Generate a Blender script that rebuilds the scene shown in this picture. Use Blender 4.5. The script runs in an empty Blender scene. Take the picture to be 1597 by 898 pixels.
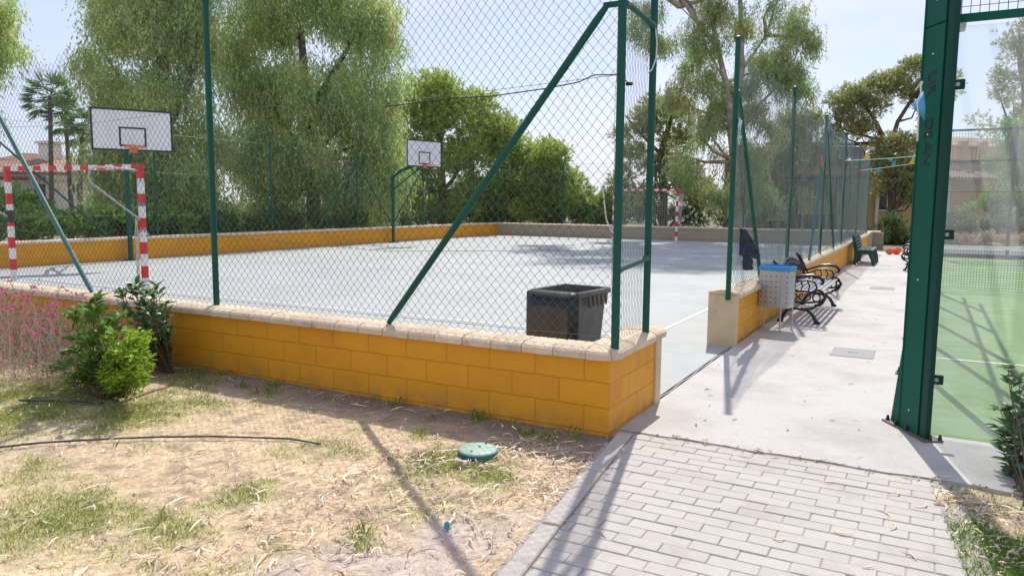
import bpy, math, random
import numpy as np
from mathutils import Vector, Matrix
rng = np.random.default_rng(7)
random.seed(7)
C = bpy.context.scene
COL = C.collection
R = math.radians

# ------------------------------------------------------------ camera
F, PITCH, ROLL, YAW, CH = 1172.18, 0.113104, 0.007354, 0.504004, 1.5
def cam_axes():
    cy, sy = math.cos(YAW), math.sin(YAW)
    f = np.array([-sy*math.cos(PITCH), cy*math.cos(PITCH), -math.sin(PITCH)])
    r = np.array([cy, sy, 0.0]); u = np.cross(r, f)
    c, s = math.cos(ROLL), math.sin(ROLL)
    return c*r + s*u, -s*r + c*u, f
AR, AU, AF = cam_axes()
cd = bpy.data.cameras.new('camera'); cam = bpy.data.objects.new('camera', cd); COL.objects.link(cam)
cd.sensor_width = 36; cd.lens = F/1597*36; cd.clip_end = 2000; cd.clip_start = 0.05
cam.matrix_world = Matrix(((AR[0], AU[0], -AF[0], 0), (AR[1], AU[1], -AF[1], 0), (AR[2], AU[2], -AF[2], CH), (0, 0, 0, 1)))
C.camera = cam
def P(px, py, x=None, y=None, z=None, D=None):
    """a real place from a photo pixel and one known coordinate (or the distance D)"""
    d = AF + AR*(px-798.5)/F - AU*(py-449)/F
    t = x/d[0] if x is not None else y/d[1] if y is not None else (z-CH)/d[2] if z is not None else D
    return np.array([0, 0, CH]) + t*d

# ------------------------------------------------------------ light
SUN_AZ = math.atan2(-0.233, 0.972)      # clockwise from +Y
SUN_EL = R(50)
w = bpy.data.worlds.new('World'); C.world = w; w.use_nodes = True
nt = w.node_tree; N = nt.nodes; Lk = nt.links
for n in list(N): N.remove(n)
out = N.new('ShaderNodeOutputWorld'); bg = N.new('ShaderNodeBackground')
sky = N.new('ShaderNodeTexSky'); sky.sky_type = 'NISHITA'; sky.sun_disc = False
sky.sun_elevation = SUN_EL; sky.sun_rotation = SUN_AZ; sky.air_density = 1.0; sky.dust_density = 0.7; sky.ozone_density = 1.5
tc = N.new('ShaderNodeTexCoord'); mp = N.new('ShaderNodeMapping'); mp.inputs['Scale'].default_value = (1, 1, 2.6)
nz = N.new('ShaderNodeTexNoise'); nz.inputs['Scale'].default_value = 2.6; nz.inputs['Detail'].default_value = 7; nz.inputs['Roughness'].default_value = .6
rp = N.new('ShaderNodeValToRGB'); rp.color_ramp.elements[0].position = .47; rp.color_ramp.elements[1].position = .68
rp.color_ramp.elements[0].color = (0, 0, 0, 1); rp.color_ramp.elements[1].color = (1, 1, 1, 1)
sep = N.new('ShaderNodeSeparateXYZ'); mr = N.new('ShaderNodeMapRange')
mr.inputs[1].default_value = .5; mr.inputs[2].default_value = .02; mr.inputs[3].default_value = .25; mr.inputs[4].default_value = 1.0
mu = N.new('ShaderNodeMath'); mu.operation = 'MULTIPLY'
haze = N.new('ShaderNodeMixRGB'); haze.inputs[0].default_value = .68; haze.inputs[2].default_value = (4.7, 4.95, 6.6, 1)
mix = N.new('ShaderNodeMixRGB'); mix.inputs[2].default_value = (6.1, 6.15, 6.5, 1)
Lk.new(tc.outputs['Generated'], mp.inputs[0]); Lk.new(mp.outputs[0], nz.inputs['Vector']); Lk.new(nz.outputs[0], rp.inputs[0])
Lk.new(tc.outputs['Generated'], sep.inputs[0]); Lk.new(sep.outputs[2], mr.inputs[0])
Lk.new(rp.outputs[0], mu.inputs[0]); Lk.new(mr.outputs[0], mu.inputs[1])
Lk.new(sky.outputs[0], haze.inputs[1]); Lk.new(haze.outputs[0], mix.inputs[1]); Lk.new(mu.outputs[0], mix.inputs[0])
Lk.new(mix.outputs[0], bg.inputs[0]); bg.inputs[1].default_value = 0.125; Lk.new(bg.outputs[0], out.inputs[0])
sd = bpy.data.lights.new('sun', 'SUN'); sd.energy = 3.8; sd.angle = R(.55); sd.color = (1, .955, .89)
so = bpy.data.objects.new('sun', sd); COL.objects.link(so)
sv = Vector((math.sin(SUN_AZ)*math.cos(SUN_EL), math.cos(SUN_AZ)*math.cos(SUN_EL), math.sin(SUN_EL)))
so.rotation_euler = sv.to_track_quat('Z', 'Y').to_euler(); so.location = (0, 0, 30)
C.view_settings.view_transform = 'Standard'; C.view_settings.look = 'None'; C.view_settings.exposure = 0.36; C.view_settings.gamma = 1
C.render.engine = 'CYCLES'
C.cycles.max_bounces = 12; C.cycles.transparent_max_bounces = 16; C.cycles.diffuse_bounces = 6; C.cycles.transmission_bounces = 6; C.cycles.glossy_bounces = 2
C.cycles.use_denoising = True

# ------------------------------------------------------------ materials
def S(r, g, b):
    f = lambda c: (c/255/12.92) if c/255 <= .04045 else ((c/255+.055)/1.055)**2.4
    return (f(r), f(g), f(b))
def mat(name, col, rough=.8, var=.12, scale=8, bump=0, bscale=60, metal=0, spec=.5, island=0, trans=0, col2=None, c2scale=1.5, c2lo=.45, c2hi=.62, attr=None, detail=5):
    m = bpy.data.materials.new(name); m.use_nodes = True; t = m.node_tree; n = t.nodes; l = t.links
    b = n['Principled BSDF']; b.inputs['Roughness'].default_value = rough; b.inputs['Metallic'].default_value = metal
    b.inputs['Specular IOR Level'].default_value = spec
    co = n.new('ShaderNodeTexCoord').outputs['Object']
    ns = n.new('ShaderNodeTexNoise'); ns.inputs['Scale'].default_value = scale; ns.inputs['Detail'].default_value = detail; ns.inputs['Roughness'].default_value = .65
    l.new(co, ns.inputs['Vector'])
    cur = n.new('ShaderNodeRGB'); cur.outputs[0].default_value = (*col, 1); cur = cur.outputs[0]
    if attr:
        a = n.new('ShaderNodeAttribute'); a.attribute_name = attr; cur = a.outputs['Color']
    if col2:
        n2 = n.new('ShaderNodeTexNoise'); n2.inputs['Scale'].default_value = c2scale; n2.inputs['Detail'].default_value = 6; n2.inputs['Roughness'].default_value = .7
        l.new(co, n2.inputs['Vector'])
        r2 = n.new('ShaderNodeMapRange'); r2.inputs[1].default_value = c2lo; r2.inputs[2].default_value = c2hi
        l.new(n2.outputs[0], r2.inputs[0])
        mx = n.new('ShaderNodeMixRGB'); l.new(r2.outputs[0], mx.inputs[0]); l.new(cur, mx.inputs[1]); mx.inputs[2].default_value = (*col2, 1); cur = mx.outputs[0]
    hs = n.new('ShaderNodeHueSaturation'); mr_ = n.new('ShaderNodeMapRange')
    mr_.inputs[1].default_value = .25; mr_.inputs[2].default_value = .75
    mr_.inputs[3].default_value = 1-var; mr_.inputs[4].default_value = 1+var
    l.new(ns.outputs[0], mr_.inputs[0]); val = mr_.outputs[0]
    if island:
        g = n.new('ShaderNodeNewGeometry'); mi = n.new('ShaderNodeMapRange'); mi.inputs[3].default_value = 1-island; mi.inputs[4].default_value = 1+island
        l.new(g.outputs['Random Per Island'], mi.inputs[0]); mm = n.new('ShaderNodeMath'); mm.operation = 'MULTIPLY'
        l.new(val, mm.inputs[0]); l.new(mi.outputs[0], mm.inputs[1]); val = mm.outputs[0]
        ml = n.new('ShaderNodeMath'); ml.operation = 'MULTIPLY_ADD'; ml.inputs[1].default_value = island*.10; ml.inputs[2].default_value = .5-island*.05
        l.new(g.outputs['Random Per Island'], ml.inputs[0]); l.new(ml.outputs[0], hs.inputs['Hue'])
    l.new(val, hs.inputs['Value']); l.new(cur, hs.inputs['Color']); l.new(hs.outputs[0], b.inputs['Base Color'])
    if bump:
        nb = n.new('ShaderNodeTexNoise'); nb.inputs['Scale'].default_value = bscale; nb.inputs['Detail'].default_value = 6; l.new(co, nb.inputs['Vector'])
        bp = n.new('ShaderNodeBump'); bp.inputs['Strength'].default_value = bump; bp.inputs['Distance'].default_value = .01
        l.new(nb.outputs[0], bp.inputs['Height']); l.new(bp.outputs[0], b.inputs['Normal'])
    if trans:
        tr = n.new('ShaderNodeBsdfTranslucent'); l.new(hs.outputs[0], tr.inputs[0]); ms = n.new('ShaderNodeMixShader'); ms.inputs[0].default_value = trans
        l.new(b.outputs[0], ms.inputs[1]); l.new(tr.outputs[0], ms.inputs[2]); l.new(ms.outputs[0], n['Material Output'].inputs[0])
    return m
def block_mat(name, col, colj, axis, off=(0, 0), bw=.36, bh=.1655):
    """painted concrete blocks: shallow joints in bump and a slightly darker line"""
    m = mat(name, col, rough=.62, var=.06, scale=5, bump=0, col2=tuple(c*.86 for c in col), c2scale=1.1, c2lo=.5, c2hi=.75)
    t = m.node_tree; n = t.nodes; l = t.links; b = n['Principled BSDF']
    tcn = n.new('ShaderNodeTexCoord'); sp = n.new('ShaderNodeSeparateXYZ'); cb = n.new('ShaderNodeCombineXYZ'); l.new(tcn.outputs['Object'], sp.inputs[0])
    ad = n.new('ShaderNodeMath'); ad.operation = 'ADD'; ad.inputs[1].default_value = off[0]; l.new(sp.outputs[axis], ad.inputs[0]); l.new(ad.outputs[0], cb.inputs[0])
    az = n.new('ShaderNodeMath'); az.operation = 'ADD'; az.inputs[1].default_value = off[1]; l.new(sp.outputs[2], az.inputs[0]); l.new(az.outputs[0], cb.inputs[1])
    wv = n.new('ShaderNodeTexNoise'); wv.inputs['Scale'].default_value = 9; l.new(tcn.outputs['Object'], wv.inputs['Vector'])
    wm = n.new('ShaderNodeMixRGB'); wm.blend_type = 'LINEAR_LIGHT'; wm.inputs[0].default_value = .006; l.new(cb.outputs[0], wm.inputs[1]); l.new(wv.outputs['Color'], wm.inputs[2])
    br = n.new('ShaderNodeTexBrick'); br.inputs['Scale'].default_value = 1; br.inputs['Brick Width'].default_value = bw; br.inputs['Row Height'].default_value = bh
    br.inputs['Mortar Size'].default_value = .006; br.inputs['Mortar Smooth'].default_value = .6; br.inputs['Color1'].default_value = (1, 1, 1, 1); br.inputs['Color2'].default_value = (.93, .93, .93, 1); br.inputs['Mortar'].default_value = (*colj, 1)
    l.new(wm.outputs[0], br.inputs['Vector'])
    old = b.inputs['Base Color'].links[0].from_socket
    mx = n.new('ShaderNodeMixRGB'); mx.blend_type = 'MULTIPLY'; mx.inputs[0].default_value = 1; l.new(old, mx.inputs[1]); l.new(br.outputs['Color'], mx.inputs[2]); l.new(mx.outputs[0], b.inputs['Base Color'])
    bn = n.new('ShaderNodeTexNoise'); bn.inputs['Scale'].default_value = 70; bn.inputs['Detail'].default_value = 5; l.new(tcn.outputs['Object'], bn.inputs['Vector'])
    b1 = n.new('ShaderNodeBump'); b1.inputs['Strength'].default_value = .25; b1.inputs['Distance'].default_value = .006; l.new(bn.outputs[0], b1.inputs['Height'])
    b2 = n.new('ShaderNodeBump'); b2.invert = True; b2.inputs['Strength'].default_value = .8; b2.inputs['Distance'].default_value = .006; l.new(br.outputs['Fac'], b2.inputs['Height']); l.new(b1.outputs[0], b2.inputs['Normal']); l.new(b2.outputs[0], b.inputs['Normal'])
    zr = n.new('ShaderNodeMapRange'); zr.inputs[1].default_value = .02; zr.inputs[2].default_value = .17; zr.inputs[3].default_value = .75; zr.inputs[4].default_value = 0
    l.new(sp.outputs[2], zr.inputs[0]); dn = n.new('ShaderNodeTexNoise'); dn.inputs['Scale'].default_value = 7; dn.inputs['Detail'].default_value = 7; dn.inputs['Roughness'].default_value = .75; l.new(tcn.outputs['Object'], dn.inputs['Vector'])
    dm = n.new('ShaderNodeMapRange'); dm.inputs[1].default_value = .42; dm.inputs[2].default_value = .68; l.new(dn.outputs[0], dm.inputs[0]); dx = n.new('ShaderNodeMath'); dx.operation = 'MULTIPLY'; l.new(zr.outputs[0], dx.inputs[0]); l.new(dm.outputs[0], dx.inputs[1])
    dd_ = n.new('ShaderNodeMixRGB'); l.new(dx.outputs[0], dd_.inputs[0]); l.new(mx.outputs[0], dd_.inputs[1]); dd_.inputs[2].default_value = (.30, .17, .07, 1); l.new(dd_.outputs[0], b.inputs['Base Color'])
    return m
def glass_mat(name, veil=.10, tint=(.96, .98, .97), ior=1.3):
    m = bpy.data.materials.new(name); m.use_nodes = True; t = m.node_tree; n = t.nodes; l = t.links
    for x in list(n): n.remove(x)
    o = n.new('ShaderNodeOutputMaterial'); tr = n.new('ShaderNodeBsdfTransparent'); tr.inputs[0].default_value = (*tint, 1)
    gl = n.new('ShaderNodeBsdfGlossy'); gl.inputs['Roughness'].default_value = .01
    lw = n.new('ShaderNodeLayerWeight'); lw.inputs[0].default_value = .5; pw = n.new('ShaderNodeMath'); pw.operation = 'POWER'; pw.inputs[1].default_value = 5; l.new(lw.outputs['Facing'], pw.inputs[0])
    fr = n.new('ShaderNodeMath'); fr.operation = 'MULTIPLY_ADD'; fr.inputs[1].default_value = .6*(ior-1)/.3; fr.inputs[2].default_value = .035*(ior-1)/.3; l.new(pw.outputs[0], fr.inputs[0]); m1 = n.new('ShaderNodeMixShader')
    l.new(fr.outputs[0], m1.inputs[0]); l.new(tr.outputs[0], m1.inputs[1]); l.new(gl.outputs[0], m1.inputs[2])
    df = n.new('ShaderNodeBsdfDiffuse'); df.inputs[0].default_value = (.8, .8, .8, 1); tl = n.new('ShaderNodeBsdfTranslucent'); tl.inputs[0].default_value = (.8, .8, .82, 1)
    m3 = n.new('ShaderNodeMixShader'); m3.inputs[0].default_value = .6; l.new(df.outputs[0], m3.inputs[1]); l.new(tl.outputs[0], m3.inputs[2])
    c_ = n.new('ShaderNodeTexCoord'); nn = n.new('ShaderNodeTexNoise'); nn.inputs['Scale'].default_value = 3; nn.inputs['Detail'].default_value = 8; l.new(c_.outputs['Object'], nn.inputs['Vector'])
    mr2 = n.new('ShaderNodeMapRange'); mr2.inputs[1].default_value = .3; mr2.inputs[2].default_value = .7; mr2.inputs[3].default_value = veil*.5; mr2.inputs[4].default_value = veil*1.5; l.new(nn.outputs[0], mr2.inputs[0])
    m2 = n.new('ShaderNodeMixShader'); l.new(mr2.outputs[0], m2.inputs[0]); l.new(m1.outputs[0], m2.inputs[1]); l.new(m3.outputs[0], m2.inputs[2]); l.new(m2.outputs[0], o.inputs[0])
    return m

M = {}
YEL = (.76, .33, .008)
M['block_x'] = block_mat('yellow_block_paint', YEL, (.88, .85, .80), 0, (0, -.015))
M['block_y'] = block_mat('yellow_block_paint_side', YEL, (.88, .85, .80), 1, (0, -.015))
M['block_tan'] = block_mat('bare_block', (.40, .33, .235), (.82, .8, .76), 0, (0, .1))
M['coping'] = mat('coping_stone', (.68, .54, .375), .85, .16, 14, .7, 90, island=.10, col2=(.42, .34, .26), c2scale=5, c2lo=.52, c2hi=.75)
M['render'] = mat('cream_render', (.60, .47, .29), .85, .1, 6, .4, 50, col2=(.40, .29, .17), c2scale=4, c2lo=.55, c2hi=.75)
M['court'] = mat('court_concrete', (.385, .405, .385), .75, .05, 3, .12, 120, col2=(.31, .328, .312), c2scale=.5, c2lo=.42, c2hi=.72)
M['walk'] = mat('walk_concrete', (.51, .485, .45), .85, .09, 40, .6, 110, col2=(.40, .375, .345), c2scale=1.3, c2lo=.45, c2hi=.7)
M['white_line'] = mat('line_paint', (.72, .73, .72), .7, .1, 20, col2=(.5, .53, .51), c2scale=9, c2lo=.5, c2hi=.65)
M['paver'] = mat('grey_paver', (.475, .435, .385), .85, .06, 25, .4, 160, island=.04, col2=(.40, .36, .32), c2scale=2.2, c2lo=.5, c2hi=.7)
M['kerb'] = mat('kerb_concrete', (.47, .425, .375), .85, .12, 12, .5, 90, island=.05)
M['sand'] = mat('joint_sand', (.40, .35, .305), .95, .25, 60, .5, 200)
M['earth'] = mat('bare_earth', (.20, .155, .105), .95, .2, 1.2, .4, 20, col2=(.13, .14, .06), c2scale=.12)
M['lawn'] = mat('lawn_ground', (.4, .3, .2), .95, .26, 45, .8, 130, attr='tint')
M['turf'] = mat('green_turf', (.155, .27, .085), .9, .12, 5, .3, 400, col2=(.26, .36, .17), c2scale=1.3, c2lo=.45, c2hi=.72)
M['post'] = mat('green_post_paint', (.005, .085, .057), .45, .1, 3, .05, 40, spec=.3)
M['post_old'] = mat('faded_green_paint', (.06, .16, .14), .5, .15, 6, .1, 40)
M['wire'] = mat('fence_wire', (.11, .13, .115), .45, .2, 4)
M['wire_far'] = mat('fence_wire_green', (.10, .16, .12), .5, .2, 4)
M['wire_grey'] = mat('fence_wire_grey', (.24, .31, .285), .5, .2, 4)
M['padel'] = mat('padel_green', (.006, .10, .065), .6, .08, 2, .04, 30, spec=.18)
M['padel_dark'] = mat('padel_green_dark', (.004, .052, .036), .5, .08, 2, spec=.2)
M['steel'] = mat('brushed_steel', (.46, .45, .44), .42, .08, 20, metal=.25)
M['bolt'] = mat('bolt_cap', (.02, .02, .022), .4, .1, 5)
M['galv'] = mat('galvanised', (.42, .42, .41), .4, .12, 12, metal=.6)
M['rust'] = mat('base_plate', (.16, .13, .10), .7, .3, 25)
M['iron'] = mat('black_iron', (.012, .013, .016), .4, .2, 10, .1, 60)
M['slat_grey'] = mat('bench_slat', (.42, .43, .47), .3, .12, 20)
M['bench_green'] = mat('bench_green', (.02, .075, .055), .45, .15, 10)
M['bin_dark'] = mat('bin_lid', (.016, .017, .024), .42, .2, 6, .1, 30)
M['bin_body'] = mat('bin_body', (.085, .083, .082), .5, .25, 5, .1, 30, col2=(.18, .15, .12), c2scale=2.5, c2lo=.5, c2hi=.8)
M['bin_worn'] = mat('bin_lid_worn', (.055, .048, .042), .55, .3, 7, .1, 30)
M['red'] = mat('red_paint', (.60, .015, .025), .4, .08, 8)
M['white'] = mat('white_paint', (.74, .74, .72), .5, .08, 8)
M['board'] = mat('board_white', (.76, .77, .76), .5, .05, 3)
M['black'] = mat('black_paint', (.02, .022, .028), .5, .1, 5)
M['hoop'] = mat('hoop_orange', (.70, .20, .06), .5, .1, 5)
M['net'] = mat('goal_net', (.55, .52, .44), .8, .15, 8)
M['net_dark'] = mat('padel_net', (.03, .05, .05), .8, .15, 8)
M['blue_bag'] = mat('blue_bag', (.06, .36, .70), .35, .12, 25, .4, 40, trans=.2)
M['flag_blue'] = mat('blue_pennant', (.12, .50, .75), .5, .1, 8, trans=.35)
M['flag_teal'] = mat('teal_pennant', (.12, .52, .52), .5, .1, 8, trans=.35)
M['flag_yellow'] = mat('yellow_pennant', (.75, .62, .06), .5, .1, 8, trans=.35)
M['flag_red'] = mat('red_pennant', (.75, .16, .10), .5, .1, 8, trans=.35)
M['cord'] = mat('white_cord', (.72, .72, .68), .8, .1, 20)
M['denim'] = mat('navy_cloth', (.022, .032, .058), .9, .3, 25, .4, 80)
M['lid_green'] = mat('valve_lid', (.30, .44, .35), .6, .15, 10, .2, 60, col2=(.34, .44, .36), c2scale=7)
M['lid_side'] = mat('valve_box_side', (.02, .14, .10), .6, .15, 10)
M['hose'] = mat('irrigation_hose', (.035, .04, .042), .55, .3, 12, col2=(.12, .11, .09), c2scale=10)
M['slab'] = mat('inspection_cover', (.30, .285, .285), .8, .08, 20, .2, 80)
M['bark_litter'] = mat('bark_litter', (.68, .54, .40), .85, .1, 20, island=.42)
M['leaf_fallen'] = mat('fallen_leaf', (.24, .17, .10), .85, .1, 20, island=.5)
M['straw'] = mat('straw', (.60, .47, .31), .9, .1, 20, island=.35)
M['blade'] = mat('grass_blade', (.34, .39, .09), .8, .1, 20, island=.45, trans=.35)
M['blade_lush'] = mat('lush_blade', (.17, .33, .04), .8, .1, 20, island=.3, trans=.3)
M['leaf_weep'] = mat('weeping_leaf', (.44, .57, .23), .55, .3, .9, island=.4, trans=.52, col2=(.70, .73, .26), c2scale=.75, c2lo=.46, c2hi=.66)
M['leaf_pine'] = mat('pine_needles', (.37, .48, .12), .6, .3, .6, island=.4, trans=.5, col2=(.68, .76, .19), c2scale=.5, c2lo=.45, c2hi=.68)
M['leaf_euc'] = mat('gum_leaf', (.36, .48, .21), .5, .25, .8, island=.4, trans=.45, col2=(.46, .43, .18), c2scale=.6)
M['leaf_brown'] = mat('olive_brown_needles', (.37, .41, .16), .6, .3, .8, island=.4, trans=.45, col2=(.46, .43, .18), c2scale=.7)
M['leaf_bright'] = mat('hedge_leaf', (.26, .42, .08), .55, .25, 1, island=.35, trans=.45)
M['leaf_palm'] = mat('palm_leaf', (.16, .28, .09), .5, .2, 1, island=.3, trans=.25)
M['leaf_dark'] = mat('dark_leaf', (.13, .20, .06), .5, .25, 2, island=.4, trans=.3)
M['leaf_shrub'] = mat('shrub_leaf', (.13, .25, .04), .5, .2, 9, island=.35, trans=.35)
M['leaf_lime'] = mat('lime_leaf', (.30, .46, .03), .38, .2, 9, island=.35, trans=.35)
M['leaf_gloss'] = mat('glossy_leaf', (.07, .15, .055), .4, .2, 9, island=.35, trans=.2)
M['leaf_young'] = mat('young_leaf', (.22, .27, .05), .35, .2, 9, island=.3, trans=.3)
M['gaura_stem'] = mat('red_stem', (.50, .36, .30), .8, .2, 6, island=.4)
M['gaura_leaf'] = mat('gaura_leaf', (.16, .20, .08), .7, .2, 6, island=.4, trans=.2)
M['petal'] = mat('pink_petal', (.72, .12, .32), .6, .1, 9, island=.3, trans=.4)
M['bark_pale'] = mat('gum_bark', (.46, .38, .30), .85, .2, 3, .5, 12, col2=(.23, .17, .13), c2scale=2, c2lo=.45, c2hi=.62)
M['bark'] = mat('brown_bark', (.13, .095, .07), .95, .3, 6, .6, 20)
M['twig'] = mat('twig', (.12, .085, .05), .9, .3, 8)
M['roof_tile'] = mat('clay_tile', (.42, .27, .19), .85, .3, 3, .5, 5, col2=(.25, .17, .13), c2scale=2)
M['house'] = mat('cream_wall', (.80, .75, .64), .9, .06, 1)
M['house_white'] = mat('white_wall', (.80, .79, .76), .9, .05, 1)
M['house_yellow'] = mat('ochre_wall', (.60, .40, .17), .9, .06, 1)
M['brick_red'] = mat('dark_red_wall', (.155, .035, .028), .9, .15, 3)
M['terracotta'] = mat('terracotta', (.42, .19, .09), .85, .15, 5)
M['balustrade'] = mat('ochre_stone', (.62, .42, .24), .85, .1, 5)
M['pane'] = mat('window_glass', (.03, .04, .05), .1, .05, 1)
M['shutter'] = mat('green_shutter', (.05, .12, .095), .6, .1, 5)
M['wood_red'] = mat('red_wood', (.19, .05, .04), .7, .15, 5)
M['glass'] = glass_mat('padel_glass', .10)
M['glass_side'] = glass_mat('padel_side_glass', .015, (.985, .99, .985), 1.08)
M['orange'] = mat('orange_plastic', (.75, .12, .04), .4, .1, 8)
M['cyan_cap'] = mat('blue_cap', (.02, .30, .42), .4, .1, 8)
M['tissue'] = mat('pink_tissue', (.62, .42, .44), .8, .1, 20)
M['mask'] = mat('pale_blue_paper', (.55, .66, .74), .8, .1, 20)

# ------------------------------------------------------------ mesh building
def base(o):
    """world place of an unrotated parent: parts are written in world coordinates and stored relative to their thing"""
    v = np.zeros(3)
    while o is not None: v = v+np.array(o.location); o = o.parent
    return v
class MB:
    def __init__(s): s.v = []; s.f = []; s.m = []
    def add(s, vs, fs, mi=0):
        b = len(s.v); s.v.extend([tuple(map(float, v)) for v in vs]); s.f.extend([tuple(i+b for i in f) for f in fs]); s.m.extend([mi]*len(fs)); return s
    def box(s, c, d, rz=0, mi=0, bev=0):
        hx, hy, hz = d[0]/2, d[1]/2, d[2]/2; ca, sa = math.cos(rz), math.sin(rz)
        if bev <= 0:
            L = [(-hx, -hy, -hz), (hx, -hy, -hz), (hx, hy, -hz), (-hx, hy, -hz), (-hx, -hy, hz), (hx, -hy, hz), (hx, hy, hz), (-hx, hy, hz)]
            Fc = [(0, 3, 2, 1), (4, 5, 6, 7), (0, 1, 5, 4), (1, 2, 6, 5), (2, 3, 7, 6), (3, 0, 4, 7)]
        else:
            b = bev; L = []
            for (z, i) in ((-hz, b), (-hz+b, 0), (hz-b, 0), (hz, b)):
                x, y = hx-i, hy-i; k = b if i == 0 else b*.4
                L += [(-x+k, -y, z), (x-k, -y, z), (x, -y+k, z), (x, y-k, z), (x-k, y, z), (-x+k, y, z), (-x, y-k, z), (-x, -y+k, z)]
            Fc = [tuple(range(7, -1, -1)), tuple(range(24, 32))]
            for r_ in range(3):
                for k in range(8): Fc.append((r_*8+k, r_*8+(k+1) % 8, r_*8+8+(k+1) % 8, r_*8+8+k))
        return s.add([(c[0]+x*ca-y*sa, c[1]+x*sa+y*ca, c[2]+z) for x, y, z in L], Fc, mi)
    def tube(s, pts, r, n=8, mi=0, caps=True):
        pts = [Vector(p) for p in pts]; K = len(pts); rs = r if hasattr(r, '__len__') else [r]*K
        up = None; rings = []
        for i, p in enumerate(pts):
            t = (pts[min(i+1, K-1)]-pts[max(i-1, 0)]).normalized()
            if up is None:
                up = Vector((0, 0, 1)) if abs(t.z) < .9 else Vector((1, 0, 0))
            a = (up - t*up.dot(t)).normalized(); up = a; b = t.cross(a)
            rings.append([p + (a*math.cos(2*math.pi*k/n)+b*math.sin(2*math.pi*k/n))*rs[i] for k in range(n)])
        vs = [v for rg in rings for v in rg]; fs = []
        for i in range(K-1):
            for k in range(n): fs.append((i*n+k, i*n+(k+1) % n, (i+1)*n+(k+1) % n, (i+1)*n+k))
        if caps: fs += [tuple(range(n-1, -1, -1)), tuple(range((K-1)*n, K*n))]
        return s.add(vs, fs, mi)
    def prism(s, poly, origin, ax, ay, depth, mi=0):
        """outline in the plane (ax, ay), thickened along their normal"""
        ax, ay = Vector(ax).normalized(), Vector(ay).normalized(); nn = ax.cross(ay).normalized(); o = Vector(origin); n = len(poly)
        vs = [o+ax*a+ay*b-nn*depth/2 for a, b in poly]+[o+ax*a+ay*b+nn*depth/2 for a, b in poly]
        fs = [tuple(range(n-1, -1, -1)), tuple(range(n, 2*n))]+[(k, (k+1) % n, n+(k+1) % n, n+k) for k in range(n)]
        return s.add(vs, fs, mi)
    def lathe(s, c, prof, n=20, mi=0):
        vs = []; fs = []
        for r_, z in prof: vs += [(c[0]+r_*math.cos(2*math.pi*k/n), c[1]+r_*math.sin(2*math.pi*k/n), c[2]+z) for k in range(n)]
        for i in range(len(prof)-1):
            for k in range(n): fs.append((i*n+k, i*n+(k+1) % n, (i+1)*n+(k+1) % n, (i+1)*n+k))
        fs += [tuple(range(n-1, -1, -1)), tuple(range((len(prof)-1)*n, len(prof)*n))]
        return s.add(vs, fs, mi)
    def build(s, name, mats, parent=None, smooth=False, W=True):
        if not isinstance(mats, (list, tuple)): mats = [mats]
        me = bpy.data.meshes.new(name); me.from_pydata((np.array(s.v)-base(parent)).tolist() if W and parent is not None else s.v, [], s.f)
        for m in mats: me.materials.append(m)
        if len(mats) > 1: me.polygons.foreach_set('material_index', s.m)
        if smooth: me.polygons.foreach_set('use_smooth', [True]*len(s.f))
        me.update(); o = bpy.data.objects.new(name, me); COL.objects.link(o)
        if parent is not None: o.parent = parent
        if smooth:
            try: me.set_sharp_from_angle(angle=R(40))
            except Exception: pass
        return o
def npmesh(name, V, Fq, m, parent=None, k=4, W=True):
    me = bpy.data.meshes.new(name); V = (np.asarray(V, dtype=np.float64).reshape(-1, 3)-(base(parent) if W and parent is not None else 0)).astype(np.float32); Fq = np.asarray(Fq, dtype=np.int32).reshape(-1, k)
    me.vertices.add(len(V)); me.vertices.foreach_set('co', V.ravel())
    me.loops.add(Fq.size); me.loops.foreach_set('vertex_index', Fq.ravel())
    me.polygons.add(len(Fq)); me.polygons.foreach_set('loop_start', np.arange(0, Fq.size, k, dtype=np.int32))
    try: me.polygons.foreach_set('loop_total', np.full(len(Fq), k, dtype=np.int32))
    except Exception: pass
    me.materials.append(m); me.update(calc_edges=True); me.validate()
    o = bpy.data.objects.new(name, me); COL.objects.link(o)
    if parent is not None: o.parent = parent
    return o
def tag(o, label=None, cat=None, group=None, kind=None):
    if label: o['label'] = label
    if cat: o['category'] = cat
    if group: o['group'] = group
    if kind: o['kind'] = kind
    return o
def thing(name, label, cat, loc=(0, 0, 0), rz=0, group=None):
    o = bpy.data.objects.new(name, None); o.empty_display_size = .1; COL.objects.link(o); o.location = loc; o.rotation_euler = (0, 0, rz)
    return tag(o, label, cat, group)
def struct(name, mb, m, smooth=False):
    return tag(mb.build(name, m, smooth=smooth), kind='structure')
def copy_tree(o, parent=None):
    c = o.copy(); COL.objects.link(c); c.parent = parent
    for ch in list(o.children): copy_tree(ch, c)
    return c

# value noise on arrays
_T = rng.random((64, 64))
def vnoise(x, y, s=1.0, o=0):
    x = np.asarray(x)*s+o*7.3; y = np.asarray(y)*s+o*3.1
    xi = np.floor(x).astype(int); yi = np.floor(y).astype(int); fx = x-xi; fy = y-yi; fx = fx*fx*(3-2*fx); fy = fy*fy*(3-2*fy)
    g = lambda a, b: _T[a % 64, b % 64]
    return (g(xi, yi)*(1-fx)+g(xi+1, yi)*fx)*(1-fy)+(g(xi, yi+1)*(1-fx)+g(xi+1, yi+1)*fx)*fy
def fbm(x, y, s=1.0, o=0, n=4):
    r_ = 0; a = .5; tot = 0
    for i in range(n): r_ = r_+a*vnoise(x, y, s*2**i, o+i*5); tot += a; a *= .55
    return r_/tot
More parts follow.
